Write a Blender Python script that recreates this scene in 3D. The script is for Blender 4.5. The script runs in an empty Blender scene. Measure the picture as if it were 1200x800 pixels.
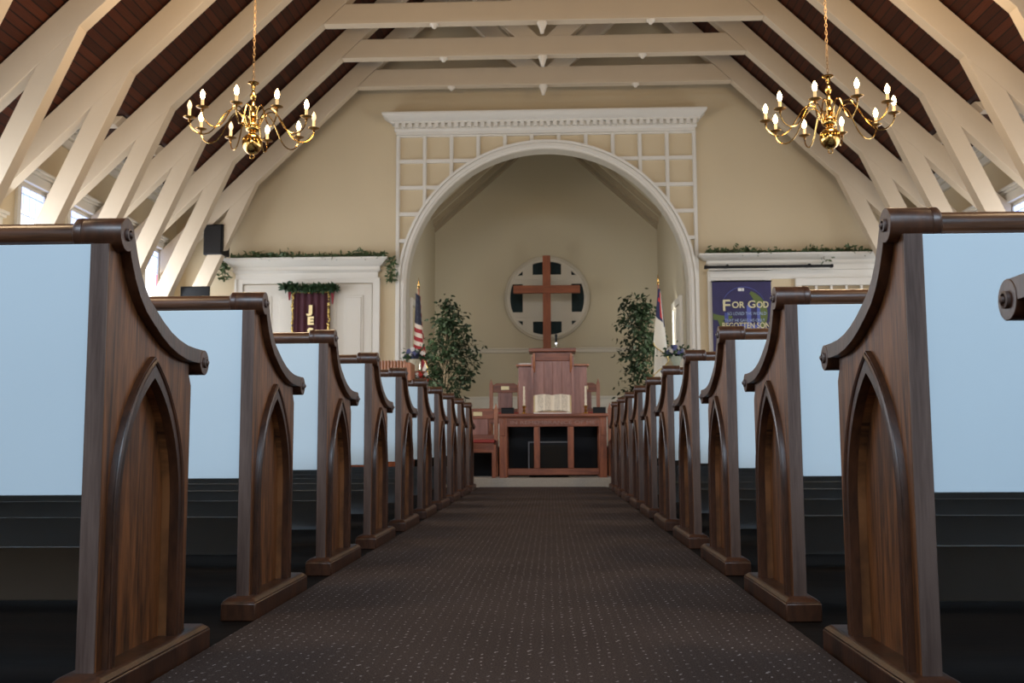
import bpy, bmesh, math, random
from mathutils import Vector, Matrix
random.seed(7)
PI = math.pi
scene = bpy.context.scene
COL = scene.collection
XC = -.055                       # centre line of the nave

# ------------------------------------------------------------------ materials
def new_mat(name):
    m = bpy.data.materials.new(name); m.use_nodes = True
    nt = m.node_tree
    return m, nt, nt.nodes['Principled BSDF']

def plain(name, col, rough=.5, metal=0., noise=.0, nscale=6., bump=0., coat=0., spec=.5):
    m, nt, b = new_mat(name)
    b.inputs['Base Color'].default_value = (*col, 1); b.inputs['Roughness'].default_value = rough
    b.inputs['Metallic'].default_value = metal; b.inputs['Coat Weight'].default_value = coat
    b.inputs['Specular IOR Level'].default_value = spec
    if noise or bump:
        tc = nt.nodes.new('ShaderNodeTexCoord'); n = nt.nodes.new('ShaderNodeTexNoise')
        n.inputs['Scale'].default_value = nscale; n.inputs['Detail'].default_value = 5
        nt.links.new(tc.outputs['Object'], n.inputs['Vector'])
        if noise:
            mx = nt.nodes.new('ShaderNodeMix'); mx.data_type = 'RGBA'
            mx.inputs['A'].default_value = (*[c*(1-noise) for c in col], 1)
            mx.inputs['B'].default_value = (*[min(1, c*(1+noise)) for c in col], 1)
            nt.links.new(n.outputs['Fac'], mx.inputs['Factor']); nt.links.new(mx.outputs['Result'], b.inputs['Base Color'])
        if bump:
            bp = nt.nodes.new('ShaderNodeBump'); bp.inputs['Strength'].default_value = bump; bp.inputs['Distance'].default_value = .01
            nt.links.new(n.outputs['Fac'], bp.inputs['Height']); nt.links.new(bp.outputs['Normal'], b.inputs['Normal'])
    return m

def wood(name, c1, c2, scale=(26, 26, 2.2), rough=.42, coat=.25, fig=1.):
    """grain stretched along the axis with the small scale"""
    m, nt, b = new_mat(name)
    tc = nt.nodes.new('ShaderNodeTexCoord'); mp = nt.nodes.new('ShaderNodeMapping')
    mp.inputs['Scale'].default_value = scale
    nt.links.new(tc.outputs['Object'], mp.inputs['Vector'])
    n = nt.nodes.new('ShaderNodeTexNoise'); n.inputs['Scale'].default_value = 1.; n.inputs['Detail'].default_value = 4; n.inputs['Distortion'].default_value = .6*fig
    nt.links.new(mp.outputs[0], n.inputs['Vector'])
    n2 = nt.nodes.new('ShaderNodeTexNoise'); n2.inputs['Scale'].default_value = 7.; n2.inputs['Detail'].default_value = 3
    nt.links.new(mp.outputs[0], n2.inputs['Vector'])
    ad = nt.nodes.new('ShaderNodeMath'); ad.operation = 'MULTIPLY_ADD'; ad.inputs[1].default_value = .45
    nt.links.new(n2.outputs['Fac'], ad.inputs[0]); nt.links.new(n.outputs['Fac'], ad.inputs[2])
    r = nt.nodes.new('ShaderNodeValToRGB')
    r.color_ramp.elements[0].position = .52; r.color_ramp.elements[0].color = (*c1, 1)
    r.color_ramp.elements[1].position = .9; r.color_ramp.elements[1].color = (*c2, 1)
    nt.links.new(ad.outputs[0], r.inputs['Fac']); nt.links.new(r.outputs['Color'], b.inputs['Base Color'])
    b.inputs['Roughness'].default_value = rough; b.inputs['Coat Weight'].default_value = coat; b.inputs['Coat Roughness'].default_value = .25
    bp = nt.nodes.new('ShaderNodeBump'); bp.inputs['Strength'].default_value = .12; bp.inputs['Distance'].default_value = .004
    nt.links.new(n2.outputs['Fac'], bp.inputs['Height']); nt.links.new(bp.outputs['Normal'], b.inputs['Normal'])
    return m

def emit(name, col, strength, base=(.8, .8, .8)):
    m, nt, b = new_mat(name)
    b.inputs['Base Color'].default_value = (*base, 1)
    b.inputs['Emission Color'].default_value = (*col, 1); b.inputs['Emission Strength'].default_value = strength
    return m

def mth(nt, op, a, b=None, c=None):
    n = nt.nodes.new('ShaderNodeMath'); n.operation = op
    for i, v in enumerate((a, b, c)):
        if v is None: continue
        if isinstance(v, (int, float)): n.inputs[i].default_value = v
        else: nt.links.new(v, n.inputs[i])
    return n.outputs[0]

def plank_mat():
    m, nt, b = new_mat('stained ceiling planks')
    tc = nt.nodes.new('ShaderNodeTexCoord'); sp = nt.nodes.new('ShaderNodeSeparateXYZ')
    nt.links.new(tc.outputs['Object'], sp.inputs[0])
    u = mth(nt, 'DIVIDE', sp.outputs['X'], .062)
    fr = mth(nt, 'FRACT', u); fl = mth(nt, 'FLOOR', u)
    gap = mth(nt, 'LESS_THAN', fr, .13)
    wn = nt.nodes.new('ShaderNodeTexWhiteNoise'); wn.noise_dimensions = '1D'; nt.links.new(fl, wn.inputs['W'])
    mp = nt.nodes.new('ShaderNodeMapping'); mp.inputs['Scale'].default_value = (30, 1.2, 30); nt.links.new(tc.outputs['Object'], mp.inputs[0])
    n = nt.nodes.new('ShaderNodeTexNoise'); n.inputs['Detail'].default_value = 4; nt.links.new(mp.outputs[0], n.inputs['Vector'])
    f = mth(nt, 'MULTIPLY_ADD', wn.outputs['Value'], .45, mth(nt, 'MULTIPLY', n.outputs['Fac'], .6))
    r = nt.nodes.new('ShaderNodeValToRGB'); r.color_ramp.elements[0].position = .2; r.color_ramp.elements[1].position = .85
    r.color_ramp.elements[0].color = (.022, .005, .002, 1); r.color_ramp.elements[1].color = (.072, .018, .007, 1)
    nt.links.new(f, r.inputs[0])
    mx = nt.nodes.new('ShaderNodeMix'); mx.data_type = 'RGBA'; mx.inputs['B'].default_value = (.006, .003, .002, 1)
    nt.links.new(gap, mx.inputs['Factor']); nt.links.new(r.outputs[0], mx.inputs['A']); nt.links.new(mx.outputs['Result'], b.inputs['Base Color'])
    b.inputs['Roughness'].default_value = .6; b.inputs['Specular IOR Level'].default_value = .2
    return m

def carpet_mat():
    m, nt, b = new_mat('brown flecked carpet')
    tc = nt.nodes.new('ShaderNodeTexCoord'); sp = nt.nodes.new('ShaderNodeSeparateXYZ')
    nt.links.new(tc.outputs['Object'], sp.inputs[0])
    n0 = nt.nodes.new('ShaderNodeTexNoise'); n0.inputs['Scale'].default_value = 40; nt.links.new(tc.outputs['Object'], n0.inputs['Vector'])
    jit = mth(nt, 'MULTIPLY', n0.outputs['Fac'], .9)
    ux = mth(nt, 'ADD', mth(nt, 'DIVIDE', sp.outputs['X'], .026), jit)
    uy0 = mth(nt, 'DIVIDE', sp.outputs['Y'], .040)
    par = mth(nt, 'MULTIPLY', mth(nt, 'MODULO', mth(nt, 'FLOOR', ux), 2.), .5)
    uy = mth(nt, 'ADD', mth(nt, 'ADD', uy0, par), jit)
    dx = mth(nt, 'ABSOLUTE', mth(nt, 'SUBTRACT', mth(nt, 'FRACT', ux), .5))
    dy = mth(nt, 'ABSOLUTE', mth(nt, 'SUBTRACT', mth(nt, 'FRACT', uy), .5))
    dot = mth(nt, 'MULTIPLY', mth(nt, 'LESS_THAN', dx, .085), mth(nt, 'LESS_THAN', dy, .10))
    cv = nt.nodes.new('ShaderNodeCombineXYZ'); nt.links.new(mth(nt, 'FLOOR', ux), cv.inputs[0]); nt.links.new(mth(nt, 'FLOOR', uy), cv.inputs[1])
    wn = nt.nodes.new('ShaderNodeTexWhiteNoise'); nt.links.new(cv.outputs[0], wn.inputs['Vector'])
    dot = mth(nt, 'MULTIPLY', dot, mth(nt, 'MULTIPLY_ADD', wn.outputs['Value'], .8, .1))
    n = nt.nodes.new('ShaderNodeTexNoise'); n.inputs['Scale'].default_value = 260; n.inputs['Detail'].default_value = 3
    nt.links.new(tc.outputs['Object'], n.inputs['Vector'])
    n3 = nt.nodes.new('ShaderNodeTexNoise'); n3.inputs['Scale'].default_value = 2.2; n3.inputs['Detail'].default_value = 3
    nt.links.new(tc.outputs['Object'], n3.inputs['Vector'])
    r = nt.nodes.new('ShaderNodeValToRGB'); r.color_ramp.elements[0].position = .33; r.color_ramp.elements[1].position = .72
    r.color_ramp.elements[0].color = (.024, .017, .015, 1); r.color_ramp.elements[1].color = (.095, .070, .061, 1)
    nt.links.new(mth(nt, 'MULTIPLY_ADD', n3.outputs['Fac'], .18, mth(nt, 'MULTIPLY', n.outputs['Fac'], .82)), r.inputs[0])
    mx = nt.nodes.new('ShaderNodeMix'); mx.data_type = 'RGBA'; mx.inputs['B'].default_value = (.36, .33, .33, 1)
    nt.links.new(dot, mx.inputs['Factor']); nt.links.new(r.outputs[0], mx.inputs['A']); nt.links.new(mx.outputs['Result'], b.inputs['Base Color'])
    b.inputs['Roughness'].default_value = .95; b.inputs['Specular IOR Level'].default_value = .15
    bp = nt.nodes.new('ShaderNodeBump'); bp.inputs['Strength'].default_value = .5; bp.inputs['Distance'].default_value = .004
    nt.links.new(n.outputs['Fac'], bp.inputs['Height']); nt.links.new(bp.outputs['Normal'], b.inputs['Normal'])
    return m

def floorboard_mat():
    m = wood('dark floor boards', (.004, .003, .003), (.010, .007, .006), (1.2, 12, 12), .8, 0)
    m.node_tree.nodes['Principled BSDF'].inputs['Specular IOR Level'].default_value = .1
    return m

def glass_pane_mat():
    """daylit leaded window: clear centre, blue edge, small squares along the top and a rose-red piece"""
    m, nt, b = new_mat('daylit stained glass')
    tc = nt.nodes.new('ShaderNodeTexCoord'); sp = nt.nodes.new('ShaderNodeSeparateXYZ')
    nt.links.new(tc.outputs['UV'], sp.inputs[0])
    u, v = sp.outputs['X'], sp.outputs['Y']
    edge = mth(nt, 'GREATER_THAN', mth(nt, 'ABSOLUTE', mth(nt, 'SUBTRACT', u, .5)), .38)
    top = mth(nt, 'GREATER_THAN', v, .86)
    cell = mth(nt, 'FRACT', mth(nt, 'MULTIPLY', u, 5.)); lead = mth(nt, 'LESS_THAN', mth(nt, 'ABSOLUTE', mth(nt, 'SUBTRACT', cell, .5)), .06)
    leadt = mth(nt, 'MULTIPLY', lead, mth(nt, 'GREATER_THAN', v, .78))
    cellv = mth(nt, 'FRACT', mth(nt, 'MULTIPLY', v, 9.)); leadv = mth(nt, 'LESS_THAN', mth(nt, 'ABSOLUTE', mth(nt, 'SUBTRACT', cellv, .5)), .04)
    leadv = mth(nt, 'MULTIPLY', leadv, mth(nt, 'MAXIMUM', edge, mth(nt, 'GREATER_THAN', v, .78)))
    red = mth(nt, 'MULTIPLY', mth(nt, 'GREATER_THAN', u, .88), mth(nt, 'MULTIPLY', mth(nt, 'GREATER_THAN', v, .62), mth(nt, 'LESS_THAN', v, .82)))
    red2 = mth(nt, 'MULTIPLY', mth(nt, 'LESS_THAN', u, .12), mth(nt, 'MULTIPLY', mth(nt, 'GREATER_THAN', v, .3), mth(nt, 'LESS_THAN', v, .5)))
    red = mth(nt, 'MAXIMUM', red, red2)
    def mix(f, a, bb):
        mx = nt.nodes.new('ShaderNodeMix'); mx.data_type = 'RGBA'
        nt.links.new(f, mx.inputs['Factor'])
        if isinstance(a, tuple): mx.inputs['A'].default_value = a
        else: nt.links.new(a, mx.inputs['A'])
        mx.inputs['B'].default_value = bb
        return mx.outputs['Result']
    c = mix(mth(nt, 'MAXIMUM', edge, top), (1, 1, 1, 1), (.42, .55, .95, 1))
    c = mix(red, c, (.75, .12, .22, 1))
    c = mix(mth(nt, 'MAXIMUM', leadt, leadv), c, (.16, .2, .38, 1))
    nt.links.new(c, b.inputs['Emission Color']); b.inputs['Emission Strength'].default_value = 3.0
    b.inputs['Base Color'].default_value = (.1, .1, .1, 1); b.inputs['Roughness'].default_value = .1
    return m

def flag_mat(kind):
    m, nt, b = new_mat(kind + ' flag cloth')
    tc = nt.nodes.new('ShaderNodeTexCoord'); sp = nt.nodes.new('ShaderNodeSeparateXYZ')
    nt.links.new(tc.outputs['UV'], sp.inputs[0]); u, v = sp.outputs['X'], sp.outputs['Y']
    def mix(f, a, bb):
        mx = nt.nodes.new('ShaderNodeMix'); mx.data_type = 'RGBA'; nt.links.new(f, mx.inputs['Factor'])
        if isinstance(a, tuple): mx.inputs['A'].default_value = a
        else: nt.links.new(a, mx.inputs['A'])
        mx.inputs['B'].default_value = bb
        return mx.outputs['Result']
    if kind == 'striped':
        st = mth(nt, 'LESS_THAN', mth(nt, 'MODULO', mth(nt, 'FLOOR', mth(nt, 'MULTIPLY', v, 13.)), 2.), .5)
        c = mix(st, (.74, .64, .52, 1), (.36, .012, .018, 1))
        can = mth(nt, 'MULTIPLY', mth(nt, 'LESS_THAN', u, .44), mth(nt, 'GREATER_THAN', v, 6/13))
        c = mix(can, c, (.004, .006, .024, 1))
        su = mth(nt, 'ABSOLUTE', mth(nt, 'SUBTRACT', mth(nt, 'FRACT', mth(nt, 'MULTIPLY', u, 6/.44)), .5))
        sv = mth(nt, 'ABSOLUTE', mth(nt, 'SUBTRACT', mth(nt, 'FRACT', mth(nt, 'MULTIPLY', v, 9.3)), .5))
        star = mth(nt, 'MULTIPLY', mth(nt, 'LESS_THAN', mth(nt, 'ADD', su, sv), .24), can)
        c = mix(star, c, (.03, .034, .05, 1))
    else:
        can = mth(nt, 'MULTIPLY', mth(nt, 'LESS_THAN', u, .40), mth(nt, 'GREATER_THAN', v, .50))
        c = mix(can, (.78, .74, .62, 1), (.012, .012, .07, 1))
        a1 = mth(nt, 'MULTIPLY', mth(nt, 'LESS_THAN', mth(nt, 'ABSOLUTE', mth(nt, 'SUBTRACT', u, .2)), .035),
                 mth(nt, 'LESS_THAN', mth(nt, 'ABSOLUTE', mth(nt, 'SUBTRACT', v, .75)), .20))
        a2 = mth(nt, 'MULTIPLY', mth(nt, 'LESS_THAN', mth(nt, 'ABSOLUTE', mth(nt, 'SUBTRACT', u, .2)), .12),
                 mth(nt, 'LESS_THAN', mth(nt, 'ABSOLUTE', mth(nt, 'SUBTRACT', v, .82)), .03))
        c = mix(mth(nt, 'MAXIMUM', a1, a2), c, (.55, .02, .02, 1))
    nt.links.new(c, b.inputs['Base Color']); b.inputs['Roughness'].default_value = .6
    return m

def page_mat():
    m, nt, b = new_mat('printed page')
    tc = nt.nodes.new('ShaderNodeTexCoord'); sp = nt.nodes.new('ShaderNodeSeparateXYZ'); nt.links.new(tc.outputs['Object'], sp.inputs[0])
    ln = mth(nt, 'LESS_THAN', mth(nt, 'FRACT', mth(nt, 'DIVIDE', sp.outputs['Z'], .009)), .45)
    n = nt.nodes.new('ShaderNodeTexNoise'); n.inputs['Scale'].default_value = 160; nt.links.new(tc.outputs['Object'], n.inputs['Vector'])
    ax = mth(nt, 'ABSOLUTE', sp.outputs['X'])
    ins = mth(nt, 'MULTIPLY', mth(nt, 'GREATER_THAN', ax, .022), mth(nt, 'LESS_THAN', ax, .175))
    col = mth(nt, 'GREATER_THAN', mth(nt, 'ABSOLUTE', mth(nt, 'SUBTRACT', ax, .098)), .008)
    f = mth(nt, 'MULTIPLY', mth(nt, 'MULTIPLY', ln, col), mth(nt, 'MULTIPLY', ins, mth(nt, 'GREATER_THAN', n.outputs['Fac'], .45)))
    mx = nt.nodes.new('ShaderNodeMix'); mx.data_type = 'RGBA'; mx.inputs['A'].default_value = (.76, .68, .54, 1); mx.inputs['B'].default_value = (.25, .21, .16, 1)
    nt.links.new(f, mx.inputs['Factor']); nt.links.new(mx.outputs['Result'], b.inputs['Base Color']); b.inputs['Roughness'].default_value = .7
    return m

M = {}
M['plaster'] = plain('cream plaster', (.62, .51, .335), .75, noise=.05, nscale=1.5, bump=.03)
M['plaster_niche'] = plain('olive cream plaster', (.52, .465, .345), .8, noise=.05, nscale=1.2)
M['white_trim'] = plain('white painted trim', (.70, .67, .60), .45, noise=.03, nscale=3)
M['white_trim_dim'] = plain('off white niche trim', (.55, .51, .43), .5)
M['brown_trim'] = plain('brown niche ceiling boards', (.36, .30, .21), .6)
M['truss'] = plain('cream painted timber', (.60, .495, .36), .5, noise=.06, nscale=2.5, bump=.03)
M['truss_edge'] = plain('cream painted drop', (.68, .62, .52), .4)
M['plank'] = plank_mat()
M['carpet'] = carpet_mat()
M['floor'] = floorboard_mat()
M['beige_carpet'] = plain('beige step carpet', (.42, .38, .32), .9, noise=.15, nscale=60)
M['oak'] = wood('brown oak panel', (.038, .014, .005), (.27, .108, .034), (3, 34, 2.6), .52, .08, 1.9)
M['oak_x'] = wood('brown oak across', (.034, .013, .006), (.13, .052, .022), (2.2, 30, 30), .33, .4)
M['oak_dark'] = wood('dark oak trim', (.022, .009, .005), (.085, .032, .014), (14, 14, 4), .40, .2)
M['oak_edge'] = wood('worn oak edge', (.065, .038, .030), (.145, .098, .080), (30, 30, 2), .5, .1)
M['pew_white'] = plain('pale painted board', (.66, .80, .88), .5, noise=.05, nscale=2.2, bump=.05)
M['pew_grey'] = plain('grey painted board', (.34, .36, .38), .6)
M['seat_wood_shade'] = plain('seat wood with shade', (.010, .007, .006), .8, spec=.1)  # near black: the shade under the pews is put into the seat colour
M['cherry'] = wood('red brown altar wood', (.13, .034, .011), (.30, .088, .030), (20, 20, 2), .42, .12)
M['cherry_x'] = wood('red brown altar wood across', (.12, .032, .013), (.28, .088, .038), (2, 20, 20), .42, .12)
M['cherry_panel'] = wood('rosy panelled wood', (.19, .075, .052), (.34, .155, .115), (12, 12, 1.2), .38, .25)
M['cherry_light'] = wood('light orange wood', (.26, .085, .035), (.45, .18, .085), (20, 20, 2), .4, .3)
M['cross'] = wood('cross wood', (.17, .042, .012), (.28, .078, .026), (18, 18, 2), .6, .0)
M['organ'] = wood('orange fluted wood', (.22, .07, .02), (.5, .2, .07), (40, 10, 2), .4, .3)
M['black'] = plain('black plastic', (.008, .008, .009), .5, spec=.2)
M['black_cloth_shade'] = plain('black cloth and shade', (.006, .006, .007), .9)  # dais riser cloth, also the shade sheet behind the table
M['grey_metal'] = plain('grey metal', (.12, .12, .13), .5)
M['speaker_grille'] = plain('speaker grille', (.024, .022, .020), .9, spec=.1, bump=.4, nscale=200)
M['brass'] = plain('polished brass', (.62, .38, .12), .14, 1.)
M['brass_dark'] = plain('aged brass', (.36, .20, .06), .3, 1.)
M['brass_plate'] = plain('brass plate', (.62, .50, .28), .35, .6)
M['chain'] = plain('dark brass chain', (.13, .08, .035), .5, .6)
M['gold'] = plain('gold sequins', (.80, .56, .20), .25, .9, noise=.4, nscale=60, bump=.8)
M['gold_letter'] = plain('gold foil letters', (.85, .70, .38), .3, .6, noise=.2, nscale=30)
M['bulb_lit'] = emit('lit bulb', (1, .66, .28), 34, (1, .9, .7))
M['bulb_off'] = emit('dim bulb', (1, .62, .28), 1.1, (.85, .75, .55))
M['candle_sleeve'] = emit('candle sleeve', (1, .55, .16), .55, (.85, .68, .42))  # emission puts the bulbs' warm light into the sleeve itself
M['ivory'] = plain('ivory wax', (.72, .62, .45), .5)
M['glass_day'] = glass_pane_mat()
M['glass_dark'] = plain('dark window glass', (.012, .024, .026), .55, noise=.8, nscale=7, spec=.12)
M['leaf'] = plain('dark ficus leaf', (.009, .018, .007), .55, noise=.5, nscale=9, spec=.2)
M['leaf_ivy'] = plain('ivy leaf', (.075, .115, .045), .5, noise=.6, nscale=14)
M['leaf_pine'] = plain('pine garland', (.022, .060, .018), .6, noise=.5, nscale=20)
M['bark'] = plain('grey brown bark', (.12, .09, .055), .8, noise=.3, nscale=30)
M['pot'] = plain('dark planter', (.05, .035, .025), .5)
M['velvet'] = plain('burgundy velvet', (.050, .004, .012), .75, noise=.3, nscale=4)
M['red_cloth'] = plain('deep red cloth', (.20, .015, .02), .7)
M['seat_red'] = plain('red seat cushion', (.28, .030, .022), .6)
M['purple'] = plain('purple banner cloth', (.022, .017, .085), .6, noise=.35, nscale=7)
M['banner_blue'] = plain('lighter blue swirl', (.09, .12, .42), .6)
M['banner_green'] = plain('olive green swirl', (.10, .14, .030), .6)
M['banner_gold'] = plain('pale gold lettering', (.66, .60, .36), .5)
M['banner_white'] = plain('white lettering', (.75, .75, .72), .5)
M['banner_bluegrey'] = plain('pale blue lettering', (.35, .45, .62), .5)
M['white_cloth'] = plain('white lace cloth', (.72, .70, .68), .7)
M['page'] = page_mat()
M['paper'] = plain('cream page edge', (.60, .48, .27), .7)
M['petal_white'] = plain('white petals', (.75, .72, .68), .6)
M['petal_blue'] = plain('blue violet petals', (.10, .11, .26), .6)
M['petal_dark'] = plain('dark blue petals', (.018, .022, .05), .6)
M['petal_red'] = plain('red petals', (.5, .03, .02), .6)
M['vase_cream'] = plain('cream vase', (.55, .50, .36), .4)
M['vase_glass'] = plain('pale green glass vase', (.38, .42, .33), .15)
M['flag_us'] = flag_mat('striped')
M['flag_church'] = flag_mat('white')
M['carved'] = plain('carved wood highlight', (.29, .165, .125), .45)
M['door_cream'] = plain('cream painted door', (.66, .62, .54), .5)
M['door_niche'] = plain('yellow cream door', (.62, .54, .34), .5)
M['pane_warm'] = plain('brown tinted pane', (.30, .23, .13), .3)
M['steel'] = plain('bright steel', (.6, .6, .6), .25, 1.)

# ------------------------------------------------------------------ mesh helpers
JR = random.Random(99)          # half-millimetre joinery tolerance so that no two faces coincide
class MB:
    def __init__(s): s.bm = bmesh.new(); s.uv = None
    def box(s, x0, x1, y0, y1, z0, z1):
        e = JR.uniform(0, .0005); x0 += e; x1 -= e; y0 += e; y1 -= e; z0 += e; z1 -= e
        v = [s.bm.verts.new(p) for p in ((x0,y0,z0),(x1,y0,z0),(x1,y1,z0),(x0,y1,z0),(x0,y0,z1),(x1,y0,z1),(x1,y1,z1),(x0,y1,z1))]
        for f in ((0,3,2,1),(4,5,6,7),(0,1,5,4),(1,2,6,5),(2,3,7,6),(3,0,4,7)): s.bm.faces.new([v[i] for i in f])
        return s
    def frustum(s, b, t, z0, z1):
        """b, t = (x0,x1,y0,y1) rectangles at z0 and z1"""
        v = [s.bm.verts.new(p) for p in ((b[0],b[2],z0),(b[1],b[2],z0),(b[1],b[3],z0),(b[0],b[3],z0),(t[0],t[2],z1),(t[1],t[2],z1),(t[1],t[3],z1),(t[0],t[3],z1))]
        for f in ((0,3,2,1),(4,5,6,7),(0,1,5,4),(1,2,6,5),(2,3,7,6),(3,0,4,7)): s.bm.faces.new([v[i] for i in f])
        return s
    def prism(s, pts, a0, a1, axis='Y'):
        """2D polygon pushed along an axis; Y: pts=(x,z)  X: pts=(y,z)  Z: pts=(x,y)"""
        def P(p, a): return {'Y': (p[0], a, p[1]), 'X': (a, p[0], p[1]), 'Z': (p[0], p[1], a)}[axis]
        A = [s.bm.verts.new(P(p, a0)) for p in pts]; B = [s.bm.verts.new(P(p, a1)) for p in pts]
        n = len(pts)
        s.bm.faces.new(A); s.bm.faces.new(B[::-1])
        for i in range(n): s.bm.faces.new((A[i], B[i], B[(i+1) % n], A[(i+1) % n]))
        return s
    def lathe(s, prof, c=(0,0,0), seg=24, axis='Z'):
        rings = []
        for r, z in prof:
            ring = []
            for i in range(seg):
                a = 2*PI*i/seg; p = (r*math.cos(a), r*math.sin(a), z)
                if axis == 'X': p = (p[2], p[0], p[1])
                if axis == 'Y': p = (p[0], p[2], p[1])
                ring.append(s.bm.verts.new((p[0]+c[0], p[1]+c[1], p[2]+c[2])))
            rings.append(ring)
        for a, b in zip(rings, rings[1:]):
            for i in range(seg): s.bm.faces.new((a[i], a[(i+1) % seg], b[(i+1) % seg], b[i]))
        s.bm.faces.new(rings[0][::-1]); s.bm.faces.new(rings[-1])
        return s
    def tube(s, pts, r, seg=8, closed=False):
        P = [Vector(p) for p in pts]; n = len(P); R = r if isinstance(r, (list, tuple)) else [r]*n
        rings = []; up = None
        for i in range(n):
            if closed: t = (P[(i+1) % n]-P[i-1]).normalized()
            else: t = (P[min(i+1, n-1)]-P[max(i-1, 0)]).normalized()
            if up is None:
                up = Vector((0,0,1)) if abs(t.z) < .9 else Vector((1,0,0))
            a = t.cross(up).normalized(); bb = a.cross(t).normalized(); up = bb
            rings.append([s.bm.verts.new(P[i]+a*R[i]*math.cos(2*PI*k/seg)+bb*R[i]*math.sin(2*PI*k/seg)) for k in range(seg)])
        m = n if closed else n-1
        for i in range(m):
            a, b = rings[i], rings[(i+1) % n]
            for k in range(seg): s.bm.faces.new((a[k], a[(k+1) % seg], b[(k+1) % seg], b[k]))
        if not closed: s.bm.faces.new(rings[0][::-1]); s.bm.faces.new(rings[-1])
        return s
    def ball(s, c, r, sub=2, sc=(1,1,1)):
        ret = bmesh.ops.create_icosphere(s.bm, subdivisions=sub, radius=r)
        for v in ret['verts']: v.co = Vector((v.co.x*sc[0]+c[0], v.co.y*sc[1]+c[1], v.co.z*sc[2]+c[2]))
        return s
    def quad(s, *pts):
        s.bm.faces.new([s.bm.verts.new(p) for p in pts]); return s
    def add_mesh(s, me, mat=None):
        tmp = bmesh.new(); tmp.from_mesh(me)
        if mat: bmesh.ops.transform(tmp, matrix=mat, verts=tmp.verts)
        t = bpy.data.meshes.new('tmp'); tmp.to_mesh(t); tmp.free(); s.bm.from_mesh(t); bpy.data.meshes.remove(t)
        return s
    def build(s, name, mat, parent=None, smooth=True, bevel=0, origin=None, recalc=True):
        if recalc: bmesh.ops.recalc_face_normals(s.bm, faces=s.bm.faces)
        me = bpy.data.meshes.new(name)
        if origin:
            bmesh.ops.translate(s.bm, vec=-Vector(origin), verts=s.bm.verts)
        s.bm.to_mesh(me); s.bm.free(); me.materials.append(mat)
        if smooth: me.shade_smooth(); me.set_sharp_from_angle(angle=math.radians(38))
        o = bpy.data.objects.new(name, me); COL.objects.link(o)
        if origin: o.location = origin
        if parent: o.parent = parent
        if bevel:
            bv = o.modifiers.new('bevel', 'BEVEL'); bv.width = bevel; bv.segments = 2; bv.limit_method = 'ANGLE'; bv.angle_limit = math.radians(40)
        return o

def plate_mesh(outer, holes, t):
    """filled 2D outline with holes, thickness t, in local XY, extruded 0..t along Z"""
    cu = bpy.data.curves.new('plate', 'CURVE'); cu.dimensions = '2D'; cu.fill_mode = 'BOTH'; cu.extrude = t/2
    for loop in [outer]+list(holes):
        sp = cu.splines.new('POLY'); sp.points.add(len(loop)-1)
        for p, q in zip(sp.points, loop): p.co = (q[0], q[1], 0, 1)
        sp.use_cyclic_u = True
    o = bpy.data.objects.new('plate', cu); COL.objects.link(o)
    dg = bpy.context.evaluated_depsgraph_get(); dg.update()
    me = bpy.data.meshes.new_from_object(o.evaluated_get(dg))
    bpy.data.objects.remove(o); bpy.data.curves.remove(cu)
    bm = bmesh.new(); bm.from_mesh(me)
    bmesh.ops.remove_doubles(bm, verts=bm.verts, dist=1e-5); bmesh.ops.translate(bm, vec=(0,0,t/2), verts=bm.verts)
    bm.to_mesh(me); bm.free()
    return me
# local (u,v,w) -> world: u->x, v->z, w->y (facade plates) ; u->y, v->z, w->x (bench ends)
FACADE = Matrix(((1,0,0,0),(0,0,1,0),(0,1,0,0),(0,0,0,1)))
SIDE = Matrix(((0,0,1,0),(1,0,0,0),(0,1,0,0),(0,0,0,1)))

def text_mesh(body, size, ext=.002, bold=0.0):
    cu = bpy.data.curves.new('txt', 'FONT'); cu.body = body; cu.size = size; cu.extrude = ext; cu.align_x = 'CENTER'; cu.offset = bold
    o = bpy.data.objects.new('txt', cu); COL.objects.link(o)
    dg = bpy.context.evaluated_depsgraph_get(); dg.update()
    me = bpy.data.meshes.new_from_object(o.evaluated_get(dg))
    bpy.data.objects.remove(o); bpy.data.curves.remove(cu)
    return me
def facing_text(mb, body, size, x, y, z, width=None, ext=.002, bold=0.):
    """lettering that faces the nave (towards -Y)"""
    me = text_mesh(body, size, ext, bold)
    xs = [v.co.x for v in me.vertices]
    if width and xs:
        k = width/(max(xs)-min(xs))
    else: k = 1
    mat = Matrix.Translation((x, y, z)) @ Matrix(((k,0,0,0),(0,0,-1,0),(0,1,0,0),(0,0,0,1)))
    mb.add_mesh(me, mat); bpy.data.meshes.remove(me)

def tag(o, label, cat, group=None, kind=None):
    o['label'] = label; o['category'] = cat
    if group: o['group'] = group
    if kind: o['kind'] = kind
    return o
def empty(name, loc=(0,0,0), rz=0):
    o = bpy.data.objects.new(name, None); COL.objects.link(o); o.location = loc; o.rotation_euler = (0,0,rz); o.empty_display_size = .1
    return o
def struct(o): o['kind'] = 'structure'; return o
def copy_tree(o, parent=None):
    c = o.copy(); COL.objects.link(c); c.parent = parent
    for ch in list(o.children): copy_tree(ch, c)
    return c

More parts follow.
